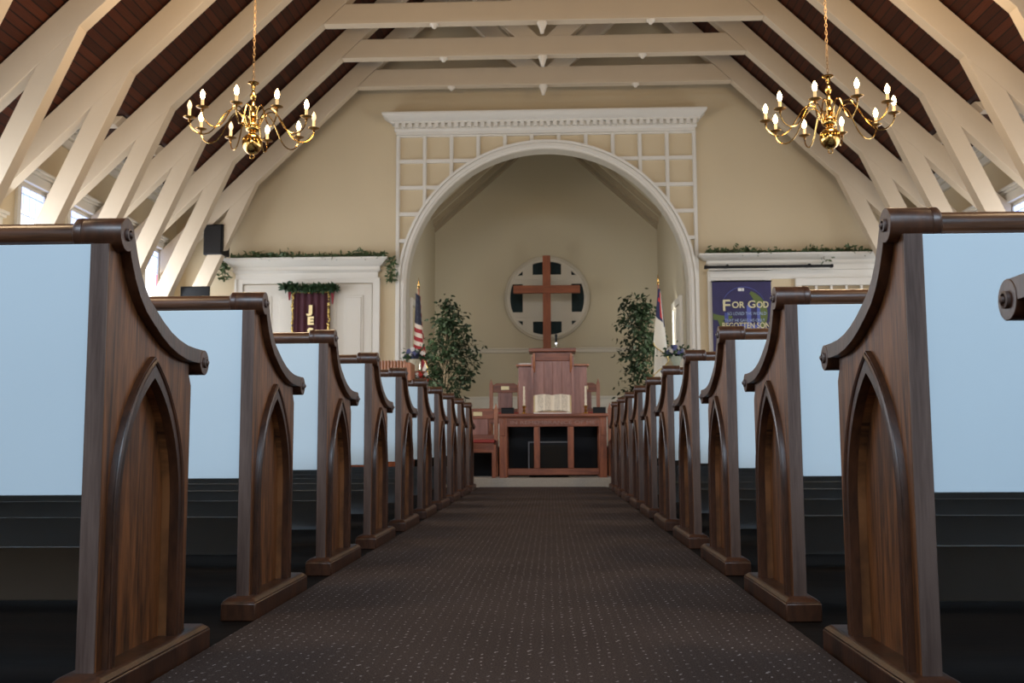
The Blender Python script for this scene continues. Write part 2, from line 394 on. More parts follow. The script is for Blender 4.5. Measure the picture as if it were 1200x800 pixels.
# ------------------------------------------------------------------ camera
cam_d = bpy.data.cameras.new('camera'); cam = bpy.data.objects.new('camera', cam_d); COL.objects.link(cam)
cam_d.sensor_width = 36; cam_d.lens = 36; cam_d.clip_start = .05; cam_d.clip_end = 200
yaw, pitch, roll = math.radians(-2.108644), math.radians(5.768189), math.radians(-.28)
F = Vector((math.sin(yaw)*math.cos(pitch), math.cos(yaw)*math.cos(pitch), math.sin(pitch)))
R = Vector((math.cos(yaw), -math.sin(yaw), 0)); U = R.cross(F)
R2 = R*math.cos(roll)+U*math.sin(roll); U2 = U*math.cos(roll)-R*math.sin(roll)
cam.matrix_world = Matrix(((R2.x,U2.x,-F.x,0),(R2.y,U2.y,-F.y,0),(R2.z,U2.z,-F.z,.476),(0,0,0,1)))
cam_d.dof.use_dof = True; cam_d.dof.focus_distance = 2.6; cam_d.dof.aperture_fstop = 11
scene.camera = cam

# ------------------------------------------------------------------ room shell
WL, WR = XC-5.18, XC+5.18           # inner faces of the side walls
YW = 14.0                            # chancel wall
YR = -4.0                            # rear wall
EZ, EX, RZ = 3.945, 4.335, 8.13      # eave height, eave half width, ridge
struct(MB().box(WL, WR, YR, 18, -.2, 0).build('floor', M['floor']))
YB = 9.42                            # where the eaves rise for the tall windows
# carpet runner
tag(MB().box(-.805, .622, YR+.1, 11.6, .0005, .008).build('aisle_carpet', M['carpet'], bevel=.003), 'dark brown flecked carpet running up the aisle between the pews', 'carpet')
# ceiling: two plank slopes + flat eaves
cb = MB()
for s in (-1, 1):
    cb.quad((XC, YR, RZ), (XC+s*EX, YR, EZ), (XC+s*EX, YW, EZ), (XC, YW, RZ))
    cb.quad((XC+s*EX, YR, EZ), (XC+s*5.2, YR, RZ-.965*5.2), (XC+s*5.2, YB, RZ-.965*5.2), (XC+s*EX, YB, EZ))   # near the door the slope runs on down to the wall
    cb.quad((XC+s*EX, YB, EZ), (XC+s*5.18, YB, EZ), (XC+s*5.18, YW, EZ), (XC+s*EX, YW, EZ))
    cb.quad((XC, YR, RZ+.1), (XC+s*5.3, YR, EZ+.1), (XC+s*5.3, YW, EZ+.1), (XC, YW, RZ+.1))
struct(cb.build('ceiling', M['plank'], smooth=False))
for s, nm in ((-1, 'gable_left'), (1, 'gable_right')):
    struct(MB().prism([(XC+s*EX, EZ), (XC+s*5.18, EZ), (XC+s*5.18, RZ-.965*5.18)], YB, YB+.04).build('wall_'+nm, M['plaster']))

# chancel wall with its arched opening
ACX, ACZ, AR = -.032, 2.638, 1.95
def arch_pts(r, zb, n=48, z0=ACZ):
    pts = [(ACX-r, zb)]
    for i in range(n+1):
        a = PI-PI*i/n; pts.append((ACX+r*math.cos(a), z0+r*math.sin(a)))
    pts.append((ACX+r, zb)); return pts
wall_out = [(WL-.1, 0), (ACX-AR, 0)]+arch_pts(AR, 0)[1:-1]+[(ACX+AR, 0), (WR+.1, 0), (WR+.1, EZ+.02), (XC+EX, EZ+.02), (XC, RZ+.05), (XC-EX, EZ+.02), (WL-.1, EZ+.02)]
me = plate_mesh(wall_out, [], .22)
mb = MB(); mb.add_mesh(me, Matrix.Translation((0, YW, 0)) @ FACADE); struct(mb.build('wall_front', M['plaster']))

# side walls with window openings
TR = [13.43-1.045*k for k in range(8)]            # faces of the trusses
WIN = [y-.24 for y in TR]                          # window centres, one per bay
WZ0, WW = 1.25, .31
TOPS = [3.12 if y > 9.5 else 2.55 for y in WIN]  # nearer bays get assumed low windows, out of view, kept for the side light
for s, nm in ((-1, 'left'), (1, 'right')):
    xw = WL if s < 0 else WR
    holes = [[(y-WW, WZ0), (y+WW, WZ0), (y+WW, WZ1), (y-WW, WZ1)] for y, WZ1 in zip(WIN, TOPS)]
    me = plate_mesh([(YR, 0), (YW, 0), (YW, EZ+.02), (YR, EZ+.02)], holes, .18)
    mb = MB(); mb.add_mesh(me, Matrix.Translation((xw if s > 0 else xw-.18, 0, 0)) @ SIDE)
    struct(mb.build('wall_'+nm, M['plaster']))
rear = MB().prism([(WL-.1, 0), (WR+.1, 0), (WR+.1, EZ), (XC+EX, EZ), (XC, RZ), (XC-EX, EZ), (WL-.1, EZ)], YR-.15, YR)
struct(rear.build('wall_rear', M['plaster']))
# crown at the top of the side walls and a ledge under the windows
tn = 1
for s in (-1, 1):
    xw = WL if s < 0 else WR
    def X(d): return xw-s*d
    c = MB()
    for (d, z0, z1) in ((.14, 3.86, 3.94), (.10, 3.79, 3.86), (.05, 3.70, 3.79)):
        c.box(min(X(0), X(d)), max(X(0), X(d)), YB+.05, YW, z0, z1)
    struct(c.build('trim_%d' % tn, M['white_trim'], bevel=.01)); tn += 1
# windows
wn = 1
for s in (-1, 1):
    for i, y in enumerate(WIN):
        WZ1 = TOPS[i]
        xw = WL if s < 0 else WR
        def bx(mb, d0, d1, y0, y1, z0, z1): mb.box(min(xw-s*d0, xw-s*d1), max(xw-s*d0, xw-s*d1), y0, y1, z0, z1)
        fr = MB()
        bx(fr, 0, .035, y-WW-.075, y-WW, WZ0-.05, WZ1+.08); bx(fr, 0, .035, y+WW, y+WW+.075, WZ0-.05, WZ1+.08)
        bx(fr, 0, .045, y-WW-.075, y+WW+.075, WZ1, WZ1+.10)
        bx(fr, 0, .075, y-WW-.09, y+WW+.09, WZ1+.10, WZ1+.13); bx(fr, 0, .10, y-WW-.10, y+WW+.10, WZ1+.13, WZ1+.16)
        bx(fr, 0, .08, y-WW-.09, y+WW+.09, WZ0-.06, WZ0)
        # sash
        bx(fr, -.07, -.03, y-WW, y-WW+.035, WZ0, WZ1); bx(fr, -.07, -.03, y+WW-.035, y+WW, WZ0, WZ1)
        bx(fr, -.07, -.03, y-WW, y+WW, WZ1-.04, WZ1); bx(fr, -.07, -.03, y-WW, y+WW, WZ0, WZ0+.05); bx(fr, -.07, -.03, y-WW, y+WW, 2.1, 2.14)
        w = struct(fr.build('window_%d' % wn, M['white_trim'], bevel=.004))
        g = MB(); bm = g.bm; uvl = bm.loops.layers.uv.new('UVMap')
        vs = [bm.verts.new(p) for p in ((xw+s*.05, y-WW, WZ0), (xw+s*.05, y+WW, WZ0), (xw+s*.05, y+WW, WZ1), (xw+s*.05, y-WW, WZ1))]
        f = bm.faces.new(vs)
        for l, uv in zip(f.loops, ((0,0), (1,0), (1,1), (0,1))): l[uvl].uv = uv
        g.build('pane', M['glass_day'], w, recalc=False); wn += 1

# ------------------------------------------------------------------ roof trusses
def sx(pts, s): return [(XC+s*x, z) for x, z in pts]
S_ = .965
def make_truss():
    root = empty('roof_truss', (0, 0, 0)); T = .14
    def part(name, polys, mat=M['truss'], bev=.003):
        mb = MB()
        for p in polys: mb.prism(p, 0, T)
        return mb.build(name, mat, root, bevel=bev, smooth=True)
    for s in (-1, 1):
        part('rafter', [sx([(0, 8.10), (5.18, 8.10-S_*5.18), (5.18, 7.78-S_*5.18), (0, 7.78)], s)])
        part('brace', [sx([(3.895, 4.02), (4.25, 3.679), (5.18, 1.63), (5.18, 1.19)], s)])
        part('eave_tie', [sx([(4.40, 3.93), (4.49, 3.84), (5.18, 3.84), (5.18, 3.93)], s)])
        part('scissor_strut', [sx([(.05, 5.57), (1.15, 6.67), (1.30, 6.52), (.35, 5.57)], s)])
    part('collar_beam', [[(XC-2.53, 5.33), (XC+2.53, 5.33), (XC+2.28, 5.57), (XC-2.28, 5.57)]])
    for x, r, h in ((0, .06, .13), (-1.25, .055, .045), (1.25, .055, .045)):
        MB().lathe([(.02*r/.06, -h), (r*.45, -h*.75), (r*.8, -h*.3), (r, -h*.1), (r, .0)], (XC+x, .07, 5.33), 16).build('pendant_drop', M['truss_edge'], root)
    return root
ORD = ['first', 'second', 'third', 'fourth', 'fifth', 'sixth', 'seventh', 'eighth', 'ninth', 'tenth', 'eleventh']
tr0 = make_truss()
for k, y in enumerate(TR):
    t = tr0 if k == 0 else copy_tree(tr0)
    if k == 4:                       # trusses nearer the door have no eave tie
        for ch in list(t.children):
            if ch.name.startswith('eave_tie'): bpy.data.objects.remove(ch)
        tr0 = t
    t.location = (0, y, 0)
    tag(t, 'cream painted timber roof truss, %s from the chancel wall' % ORD[k] if k else 'cream painted timber roof truss, nearest to the chancel wall', 'roof truss', 'cream roof trusses across the nave')

# ------------------------------------------------------------------ chancel: steps, niche
struct(MB().box(WL, WR, 11.66, YW, 0, .10).build('trim_%d' % tn, M['beige_carpet'])); tn += 1
struct(MB().box(-2.55, 2.45, 12.55, YW, .10, .45).box(ACX-1.92, ACX+1.90, YW, 17.5, .10, .45).build('trim_%d' % tn, M['black_cloth_shade'])); tn += 1
struct(MB().box(-2.5, 2.4, 12.56, YW-.02, .45, .462).box(ACX-1.90, ACX+1.88, YW-.02, 17.48, .45, .462).build('trim_%d' % tn, M['beige_carpet'])); tn += 1
NL, NR, YN = -1.975, 1.87, 17.5
nz = lambda x: 4.32+.9*(1.93-abs(x-ACX))
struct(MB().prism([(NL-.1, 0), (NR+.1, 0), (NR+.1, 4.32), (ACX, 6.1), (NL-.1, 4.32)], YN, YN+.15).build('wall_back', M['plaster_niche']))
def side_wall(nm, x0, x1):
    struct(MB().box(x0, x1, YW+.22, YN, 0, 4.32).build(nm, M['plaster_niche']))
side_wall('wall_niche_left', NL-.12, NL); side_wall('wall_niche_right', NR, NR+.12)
nc = MB()
for s in (-1, 1):
    xe = NL if s < 0 else NR
    nc.prism([(xe, 4.32), (ACX, 6.05), (ACX, 6.15), (xe+s*.1, 4.36)], YW+.22, YN)
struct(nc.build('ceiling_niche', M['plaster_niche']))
# rake boards in the niche gable
rk = MB()
for s in (-1, 1):
    xe = NL if s < 0 else NR
    for (d, y0, y1, h) in ((0, YN-.12, YN, .16), (0, YN-.30, YN-.18, .10), (0, YN-.75, YN-.62, .08), (0, YN-1.3, YN-1.17, .08)):
        rk.prism([(xe, 4.32-h), (ACX, 6.05-h), (ACX, 6.05), (xe, 4.32)], y0, y1)
struct(rk.build('trim_%d' % tn, M['brown_trim'])); tn += 1
# chair rail and tall white base in the niche
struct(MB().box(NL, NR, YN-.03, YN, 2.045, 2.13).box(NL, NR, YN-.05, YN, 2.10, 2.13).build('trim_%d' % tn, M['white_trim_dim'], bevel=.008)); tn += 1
struct(MB().box(NL, NR, YN-.03, YN, .45, 1.28).box(NL, NR, YN-.045, YN, 1.26, 1.30).build('baseboard_back', M['white_trim'], bevel=.006))
# side doors inside the niche
def niche_door(n, s):
    xw = NL if s < 0 else NR
    def bx(mb, d0, d1, *r): mb.box(min(xw-s*d0, xw-s*d1), max(xw-s*d0, xw-s*d1), *r)
    c = MB(); bx(c, 0, .04, 14.30, 14.40, .45, 2.56); bx(c, 0, .04, 15.2, 15.30, .45, 2.56); bx(c, 0, .045, 14.30, 15.30, 2.46, 2.56)
    d = struct(c.build('door_%d' % n, M['white_trim'], bevel=.005))
    p = MB(); bx(p, 0, .02, 14.40, 15.2, .46, 2.46); bx(p, 0, .028, 14.5, 14.78, .6, 2.3); bx(p, 0, .028, 14.86, 15.1, .6, 2.3)
    p.build('door_leaf', M['door_niche'] if s < 0 else M['door_cream'], d, bevel=.006)
    k = MB(); k.lathe([(.012, 0), (.012, .03), (.028, .045), (.028, .065), (.01, .075)], (xw-s*.02 if s < 0 else xw-.09, 15.12, 1.4), 14, 'X'); k.build('door_knob', M['brass'], d)
niche_door(1, -1); niche_door(2, 1)

# arch surround
def ring_plate(r0, r1, zb):
    out = arch_pts(r1, zb); inn = arch_pts(r0, zb)
    return out+inn[::-1]
ar = MB()
ar.add_mesh(plate_mesh(ring_plate(AR, AR+.115, .45), [], .07), Matrix.Translation((0, YW-.07, 0)) @ FACADE)
ar.add_mesh(plate_mesh(ring_plate(AR+.025, AR+.06, .45), [], .02), Matrix.Translation((0, YW-.09, 0)) @ FACADE)
ar.add_mesh(plate_mesh(ring_plate(AR+.08, AR+.115, .45), [], .03), Matrix.Translation((0, YW-.10, 0)) @ FACADE)
struct(ar.build('trim_%d' % tn, M['white_trim'])); tn += 1
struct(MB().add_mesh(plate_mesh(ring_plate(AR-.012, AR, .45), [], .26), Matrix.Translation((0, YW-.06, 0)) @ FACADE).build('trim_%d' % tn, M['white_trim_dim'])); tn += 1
# square coffer ribs round the arch
G0, G1, GT = -2.10, 2.03, 4.83
pit = (G1-G0)/11; ro = AR+.105; rw = .026
gr = MB()
for i in range(12):
    x = G0+pit*i; dx = abs(x-ACX)
    zb = 2.0 if dx >= ro-.02 else ACZ+math.sqrt(ro*ro-dx*dx)
    if i in (0, 11): zb = .45
    gr.box(x-rw, x+rw, YW-.04, YW, zb, GT); gr.box(x-rw*.5, x+rw*.5, YW-.05, YW-.04, zb, GT)
for j in range(8):
    z = GT-.02-pit*j
    dz = z-ACZ
    if dz > ro: gr.box(G0, G1, YW-.04, YW, z-rw, z+rw)
    else:
        xr = math.sqrt(max(0, ro*ro-max(dz, 0)**2))
        gr.box(G0, ACX-xr, YW-.04, YW, z-rw, z+rw)
        if G1 > ACX+xr: gr.box(ACX+xr, G1, YW-.04, YW, z-rw, z+rw)
struct(gr.build('trim_%d' % tn, M['white_trim'])); tn += 1
# dentil cornice over the arch
co = MB()
cx0, cx1 = -2.12, 2.04
co.box(cx0, cx1, YW-.10, YW, 4.80, 4.84); co.frustum((cx0, cx1, YW-.10, YW), (cx0-.03, cx1+.03, YW-.13, YW), 4.84, 4.87)
co.box(cx0-.02, cx1+.02, YW-.12, YW, 4.87, 4.96)
n = 46
for i in range(n):
    x = cx0-.03+(cx1-cx0+.06)*(i+.25)/n; w = (cx1-cx0)/n*.6
    co.box(x, x+w, YW-.165, YW-.12, 4.885, 4.945)
co.box(cx0-.06, cx1+.06, YW-.17, YW, 4.945, 4.97)
co.frustum((cx0-.07, cx1+.07, YW-.18, YW), (cx0-.17, cx1+.14, YW-.28, YW), 4.97, 5.045); co.box(cx0-.175, cx1+.145, YW-.285, YW, 5.045, 5.07)
struct(co.build('trim_%d' % tn, M['white_trim'])); tn += 1

# round tracery window
rwx, rwz = -.035, 2.985
def circ(cx, cz, r, n=64): return [(cx+r*math.cos(2*PI*i/n), cz+r*math.sin(2*PI*i/n)) for i in range(n)]
holes = []
ri = .635
def seg_hole(x0, x1, z0, horiz, sign):
    pts = []
    half = x1
    n = 14
    for i in range(n+1):
        t = -half+2*half*i/n; pts.append((t, sign*math.sqrt(ri*ri-t*t*.9)))
    pts += [(half, sign*z0), (-half, sign*z0)]
    if horiz: pts = [(p[1], p[0]) for p in pts]
    return [(rwx+p[0], rwz+p[1]) for p in pts]
for sg in (-1, 1):
    holes.append(seg_hole(0, .245, .405, False, sg)); holes.append(seg_hole(0, .245, .42, True, sg))
    for sh in (-1, 1):
        holes.append([(rwx+sh*.42, rwz+sg*.395), (rwx+sh*.505, rwz+sg*.395), (rwx+sh*.42, rwz+sg*.47)])
wf = MB(); wf.add_mesh(plate_mesh(circ(rwx, rwz, .68), holes, .05), Matrix.Translation((0, YN-.06, 0)) @ FACADE)
for r, dd in ((.715, .03), (.69, .045), (.655, .02)):
    wf.tube([(rwx+r*math.cos(2*PI*i/72), YN-.01-dd, rwz+r*math.sin(2*PI*i/72)) for i in range(72)], .018, 8, True)
for a in (-.33, .33):       # raised bars of the tracery
    w = .012; L = math.sqrt(.64**2-.33**2)
    wf.box(rwx+a-w, rwx+a+w, YN-.07, YN-.06, rwz-L, rwz+L); wf.box(rwx-L, rwx+L, YN-.07, YN-.06, rwz+a-w, rwz+a+w)
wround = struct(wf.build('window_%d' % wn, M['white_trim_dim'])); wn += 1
MB().add_mesh(plate_mesh(circ(rwx, rwz, .66), [], .006), Matrix.Translation((0, YN-.012, 0)) @ FACADE).build('pane', M['glass_dark'], wround)

# cross
cr = empty('wooden_cross', (-.04, 16.9, 1.6))
tag(cr, 'plain red brown wooden cross standing before the round window', 'cross')
MB().box(-.066, .066, -.035, .035, -1.138, 2.02).build('upright', M['cross'], cr, bevel=.004)
MB().box(-.555, .555, -.045, .036, 1.385, 1.515).build('crossbar', M['cherry_x'] if False else wood('crossbar wood', (.17, .042, .012), (.28, .078, .026), (2, 18, 18), .6, .0), cr, bevel=.004)
MB().box(-.30, .30, -.16, .16, -1.138, -1.04).box(-.18, .18, -.10, .10, -1.04, -.97).build('base', M['cross'], cr, bevel=.008)

# ------------------------------------------------------------------ door surrounds left and right of the arch
def entablature(mb, x0, x1, zb, zt, y=YW):
    h = zt-zb
    mb.box(x0, x1, y-.06, y, zb, zb+h*.30)
    mb.frustum((x0, x1, y-.06, y), (x0-.05, x1+.05, y-.10, y), zb+h*.30, zb+h*.42)
    mb.box(x0-.03, x1+.03, y-.08, y, zb+h*.42, zb+h*.62)
    mb.frustum((x0-.05, x1+.05, y-.10, y), (x0-.14, x1+.14, y-.20, y), zb+h*.62, zb+h*.90)
    mb.box(x0-.15, x1+.15, y-.21, y, zb+h*.90, zt)
s1 = MB(); entablature(s1, -4.36, -2.37, 2.78, 3.06)
s1.box(-4.37, -4.26, YW-.05, YW, .1, 2.79); s1.box(-2.44, -2.34, YW-.05, YW, .1, 2.79); s1.box(-4.37, -2.34, YW-.05, YW, 2.72, 2.79)
s1.box(-4.37, -4.34, YW-.07, YW, .1, 2.79); s1.box(-2.37, -2.34, YW-.07, YW, .1, 2.79)
d3 = struct(s1.build('door_3', M['white_trim']))
for x0, x1 in ((-4.25, -3.35), (-3.34, -2.45)):
    p = MB().box(x0, x1, YW-.03, YW-.002, .11, 2.71)
    w = x1-x0
    for a, b in ((x0+.12, x0+w/2-.05), (x0+w/2+.05, x1-.12)):
        for z0, z1 in ((.3, 1.3), (1.42, 2.55)):
            p.box(a, b, YW-.040, YW-.025, z0, z1); p.box(a+.03, b-.03, YW-.050, YW-.025, z0+.03, z1-.03)
    p.build('door_leaf', M['door_cream'], d3, bevel=.005)
s2 = MB(); entablature(s2, 2.19, WR-.16, 2.84, 3.05)
s2.box(2.17, 2.26, YW-.05, YW, .1, 2.79); s2.box(2.17, 3.03, YW-.05, YW, 2.70, 2.83); s2.box(2.20, 2.98, YW-.07, YW-.05, 2.735, 2.79); s2.box(2.96, 3.03, YW-.05, YW, .1, 2.79)
s2.box(3.03, WR-.05, YW-.02, YW, 2.72, 2.84)
d4 = struct(s2.build('door_4', M['white_trim']))
MB().box(2.26, 2.96, YW-.02, YW-.002, .11, 2.70).box(2.36, 2.58, YW-.03, YW-.02, .4, 2.55).box(2.64, 2.86, YW-.03, YW-.02, .4, 2.55).build('door_leaf', M['door_cream'], d4, bevel=.005)
s3 = MB(); s3.box(3.36, 3.44, YW-.05, YW, .1, 2.72); s3.box(4.86, 4.94, YW-.05, YW, .1, 2.72); s3.box(3.36, 4.94, YW-.055, YW, 2.62, 2.72)
for i in range(1, 7): s3.box(3.44+i*.203-.016, 3.44+i*.203+.016, YW-.04, YW, .5, 2.62)
s3.box(3.44, 4.86, YW-.04, YW, 1.5, 1.56); s3.box(3.44, 4.86, YW-.04, YW, .1, .5)
w9 = struct(s3.build('window_%d' % wn, M['white_trim'], bevel=.004)); wn += 1
MB().box(3.44, 4.86, YW-.012, YW-.004, .5, 2.62).build('pane', M['pane_warm'], w9)
bar = MB(); bar.box(2.14, 3.785, YW-.27, YW-.215, 2.835, 2.868); bar.box(2.10, 2.14, YW-.275, YW-.21, 2.83, 2.873); bar.box(3.785, 3.82, YW-.275, YW-.21, 2.83, 2.873)
bar.box(2.4, 2.43, YW-.23, YW-.06, 2.86, 2.89); bar.box(3.5, 3.53, YW-.23, YW-.06, 2.86, 2.89)
tag(bar.build('projection_screen', M['black'], bevel=.004), 'long thin black rolled screen case under the right door cornice', 'screen')

# ------------------------------------------------------------------ leafy things
def leaf_cloud(pts, size, flat=.5, droop=0., seed=1):
    rnd = random.Random(seed); mb = MB(); bm = mb.bm
    for p in pts:
        L = size*rnd.uniform(.7, 1.3); W = L*.42
        d = Vector((rnd.gauss(0, 1), rnd.gauss(0, 1), rnd.gauss(-droop, flat))).normalized()
        sd = d.cross(Vector((rnd.gauss(0, 1), rnd.gauss(0, 1), rnd.gauss(0, 1)))).normalized()
        nrm = d.cross(sd); c = Vector(p)
        v = [bm.verts.new(c+d*0), bm.verts.new(c+d*L*.35+sd*W*.5+nrm*W*.12), bm.verts.new(c+d*L), bm.verts.new(c+d*L*.35-sd*W*.5+nrm*W*.12), bm.verts.new(c+d*L*.7+sd*W*.35), bm.verts.new(c+d*L*.7-sd*W*.35)]
        bm.faces.new((v[0], v[1], v[4], v[2])); bm.faces.new((v[0], v[2], v[5], v[3]))
    return mb
def garland(name, x0, x1, y, z, rad, n, size, mat, label, drops=(), seed=3):
    rnd = random.Random(seed); root = empty(name, (0, 0, 0)); tag(root, label, 'garland')
    stem = [(x0+(x1-x0)*i/40, y+.01*math.sin(i*1.3), z+rad*.35+.008*math.sin(i*2.1)) for i in range(41)]
    mb = MB().tube(stem, .006, 6)
    pts = []
    for i in range(n):
        x = rnd.uniform(x0, x1); k = .6+.5*math.sin(x*9)*math.sin(x*4.1)
        pts.append((x, y+max(-rad, min(rad*.55, rnd.gauss(0, rad*.5))), z+rad*.1+abs(rnd.gauss(0, rad*.55))*k))
    for (dx, dl, m) in drops:
        mb.tube([(dx+.02*math.sin(j), y-.015, z-dl*j/8) for j in range(9)], .004, 5)
        for i in range(m):
            t = rnd.random(); pts.append((dx+rnd.gauss(0, .035), y-.02+rnd.gauss(0, .02), z-dl*t))
    mb.build('stem', M['bark'], root)
    leaf_cloud(pts, size, .6, .1, seed).build('leaves', mat, root, smooth=False)
    return root
garland('ivy_garland', -4.42, -2.26, YW-.13, 3.06, .075, 1100, .065, M['leaf_ivy'], 'green ivy garland trailing over both ends of the left door cornice', ((-4.50, .30, 130), (-2.17, .34, 130)), 3)
garland('ivy_garland', 2.15, 4.45, YW-.13, 3.05, .07, 1000, .065, M['leaf_ivy'], 'green ivy garland lying flat along the right door cornice', ((3.74, .12, 12),), 5)

def ficus(x, y, z0, h, w, label, seed, lean):
    rnd = random.Random(seed); root = empty('potted_ficus', (x, y, z0)); tag(root, label, 'potted tree', 'potted ficus trees flanking the cross')
    MB().lathe([(.13, 0), (.17, .26), (.185, .28), (.185, .31), (.16, .31), (.15, .27)], (0,0,0), 24).build('planter', M['pot'], root)
    tk = MB()
    for j in range(3):
        a = j*2.1; tk.tube([(.03*math.cos(a+q*.8), .03*math.sin(a+q*.8), .25+q*.16) for q in range(10)], [.016-.001*q for q in range(10)], 7)
    pts = []
    for i in range(60):
        t = rnd.random()**.8; zz = .55+t*(h-.75)
        prof = (.55+.75*math.sin(PI*min(1, (t*.85+.12))))*w*.62
        a = rnd.uniform(0, 2*PI); r = prof*rnd.uniform(.5, 1.)
        tip = Vector((max(NL+.12-x, min(NR-.12-x, lean*t*.15+r*math.cos(a))), min(.28, r*math.sin(a)*.7), zz+rnd.uniform(-.05, .12)))
        st = Vector((0, 0, max(.4, zz-.35)))
        mid = (st+tip)/2+Vector((0, 0, .1))
        line = [st.lerp(mid, q/3) if q < 3 else mid.lerp(tip, (q-3)/3)+Vector((0, 0, -.03*(q-3))) for q in range(7)]
        tk.tube([tuple(p) for p in line], [.006-.0006*q for q in range(7)], 5)
        for q in range(38):
            k = rnd.uniform(1.5, 6); p = line[int(k)].lerp(line[min(6, int(k)+1)], k-int(k))
            pts.append((max(NL+.15-x, min(NR-.15-x, p.x+rnd.gauss(0, .055))), min(.32, p.y+rnd.gauss(0, .05)), p.z+rnd.gauss(-.02, .06)))
    tk.build('trunk', M['bark'], root)
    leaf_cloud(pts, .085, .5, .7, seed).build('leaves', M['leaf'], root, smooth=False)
ficus(-1.56, 15.3, .462, 2.42, .62, 'dark leafy ficus tree in the left corner behind the striped flag', 11, .5)
ficus(1.46, 15.3, .462, 2.46, .56, 'dark leafy ficus tree in the right corner behind the white flag', 23, -1.3)

# ------------------------------------------------------------------ flags
def flag(x, y, z0, label, mat, hz, hoist, widthmax, kind):
    root = empty('standing_flag', (x, y, z0)); tag(root, label, 'flag', None)
    MB().lathe([(.14, 0), (.14, .02), (.11, .04), (.03, .06), (.02, .12)], (0,0,0), 24).build('flag_base', M['brass_dark'], root)
    MB().lathe([(.012, .05), (.012, hz+.05)], (0,0,0), 10).build('flag_pole', M['cherry_light'], root)
    MB().lathe([(.016, 0), (.02, .015), (.01, .03), (.016, .05), (.004, .12), (.001, .15)], (0, 0, hz+.05), 12).build('finial', M['brass'], root)
    nu, nv = 40, 36
    mb = MB(); bm = mb.bm; uvl = bm.loops.layers.uv.new('UVMap'); grid = []
    for i in range(nu+1):
        u = i/nu; row = []
        for j in range(nv+1):
            v = j/nv
            if kind == 'gathered':                # folds gathered at the pole, stripes level, loose end hanging
                wd = widthmax*(.42+.58*(1-v)); lo_ = max(0, 1-v/.5); xx = -wd*.35+wd*(.5-.5*math.cos(u*PI*4.0))
                yy = -.15+.12*u+.012*math.sin(u*22+v*2)
                zz = hz-.02-hoist*(1-v)-.05*abs(math.sin(u*PI*2))-max(0, u-.62)*1.7*lo_+0*u
                if u > .62: xx += (u-.62)*.38*lo_
            else:                                  # long soft diagonal drape
                wd = widthmax*(.22+.95*(1-v)); xx = -wd*.45+wd*(.5-.5*math.cos(u*PI*3.0))
                yy = -.14+.12*u*(.3+.7*(1-v))+.015*math.sin(u*22+v*2)
                zz = hz-.02-hoist*(1-v)-u*hoist*.95*(.10+.90*(1-v)**.8)
            row.append(bm.verts.new((xx, yy, zz)))
        grid.append(row)
    for i in range(nu):
        for j in range(nv):
            f = bm.faces.new((grid[i][j], grid[i+1][j], grid[i+1][j+1], grid[i][j+1]))
            for l, (a, b) in zip(f.loops, ((i, j), (i+1, j), (i+1, j+1), (i, j+1))): l[uvl].uv = (a/nu, b/nv)
    bottom = [tuple(grid[i][0].co) for i in range(0, nu+1, 2)]; fly = [tuple(grid[nu][j].co) for j in range(0, nv+1, 2)]
    cl = mb.build('flag_cloth', mat, root, recalc=False)
    fr_ = MB().tube(bottom, .007, 6)
    if kind == 'draped': fr_.tube(fly, .006, 6)
    fr_.build('fringe', M['gold'], cl)
flag(-1.75, 13.55, .462, 'red and white striped flag with blue canton, drooping beside the left arch pier', M['flag_us'], 2.06, .74, .13, 'gathered')
flag(1.45, 13.55, .462, 'white flag with blue canton and red cross on a pole before the right ficus', M['flag_church'], 2.08, .72, .17, 'draped')

# ------------------------------------------------------------------ flowers
def flowers(x, y, z, label, vase, petals, seed, r=.13, h=.16, stand=None):
    rnd = random.Random(seed); root = empty('flower_arrangement', (x, y, z)); tag(root, label, 'flowers')
    MB().lathe([(.045, 0), (.06, .01), (.035, .03), (.05, .08), (.075, h-.02), (.08, h), (.07, h)], (0,0,0), 20).build('vase', vase, root)
    pts = [(rnd.gauss(0, r*.55), rnd.gauss(0, r*.45), h+abs(rnd.gauss(.03, .05))) for _ in range(140)]
    leaf_cloud(pts, .07, .6, 0, seed).build('greenery', M['leaf_pine'], root, smooth=False)
    for q, mt in enumerate(petals):
        mb = MB()
        for i in range(7):
            a = rnd.uniform(0, 2*PI); rr = r*rnd.uniform(.2, 1.0); cx, cy, cz = rr*math.cos(a), rr*math.sin(a)*.8-.02, h+.03+rnd.uniform(0, .13)*(1-rr/r*.5)
            for k in range(8):
                b = 2*PI*k/8; R_ = rnd.uniform(.018, .028)
                mb.quad((cx, cy-.01, cz), (cx+R_*math.cos(b-.35), cy-.018, cz+R_*math.sin(b-.35)), (cx+R_*1.35*math.cos(b), cy-.008, cz+R_*1.35*math.sin(b)), (cx+R_*math.cos(b+.35), cy-.018, cz+R_*math.sin(b+.35)))
            mb.ball((cx, cy-.012, cz), .009, 1)
        mb.build('blossoms', mt, root, smooth=False)
def plant_stand(x, y, z0, top, label):
    root = empty('flower_stand', (x, y, z0)); tag(root, label, 'stand')
    MB().box(-.15, .15, -.13, .13, top-.03, top).build('stand_top', M['cherry_x'], root, bevel=.006)
    for a in (-.12, .12):
        for b in (-.10, .10): MB().frustum((a-.012, a+.012, b-.012, b+.012), (a-.02, a+.02, b-.02, b+.02), 0, top-.03).build('leg', M['cherry'], root)
plant_stand(-1.74, 13.15, .462, .96, 'small wooden stand holding the dark blue flowers at the left arch pier')
plant_stand(1.62, 13.15, .462, .96, 'small wooden stand holding the violet flowers at the right arch pier')
flowers(-1.74, 13.15, 1.423, 'dark blue and white flowers in a cream vase by the left arch pier', M['vase_cream'], [M['petal_dark'], M['petal_dark'], M['petal_blue'], M['petal_white']], 5, .14, .16)
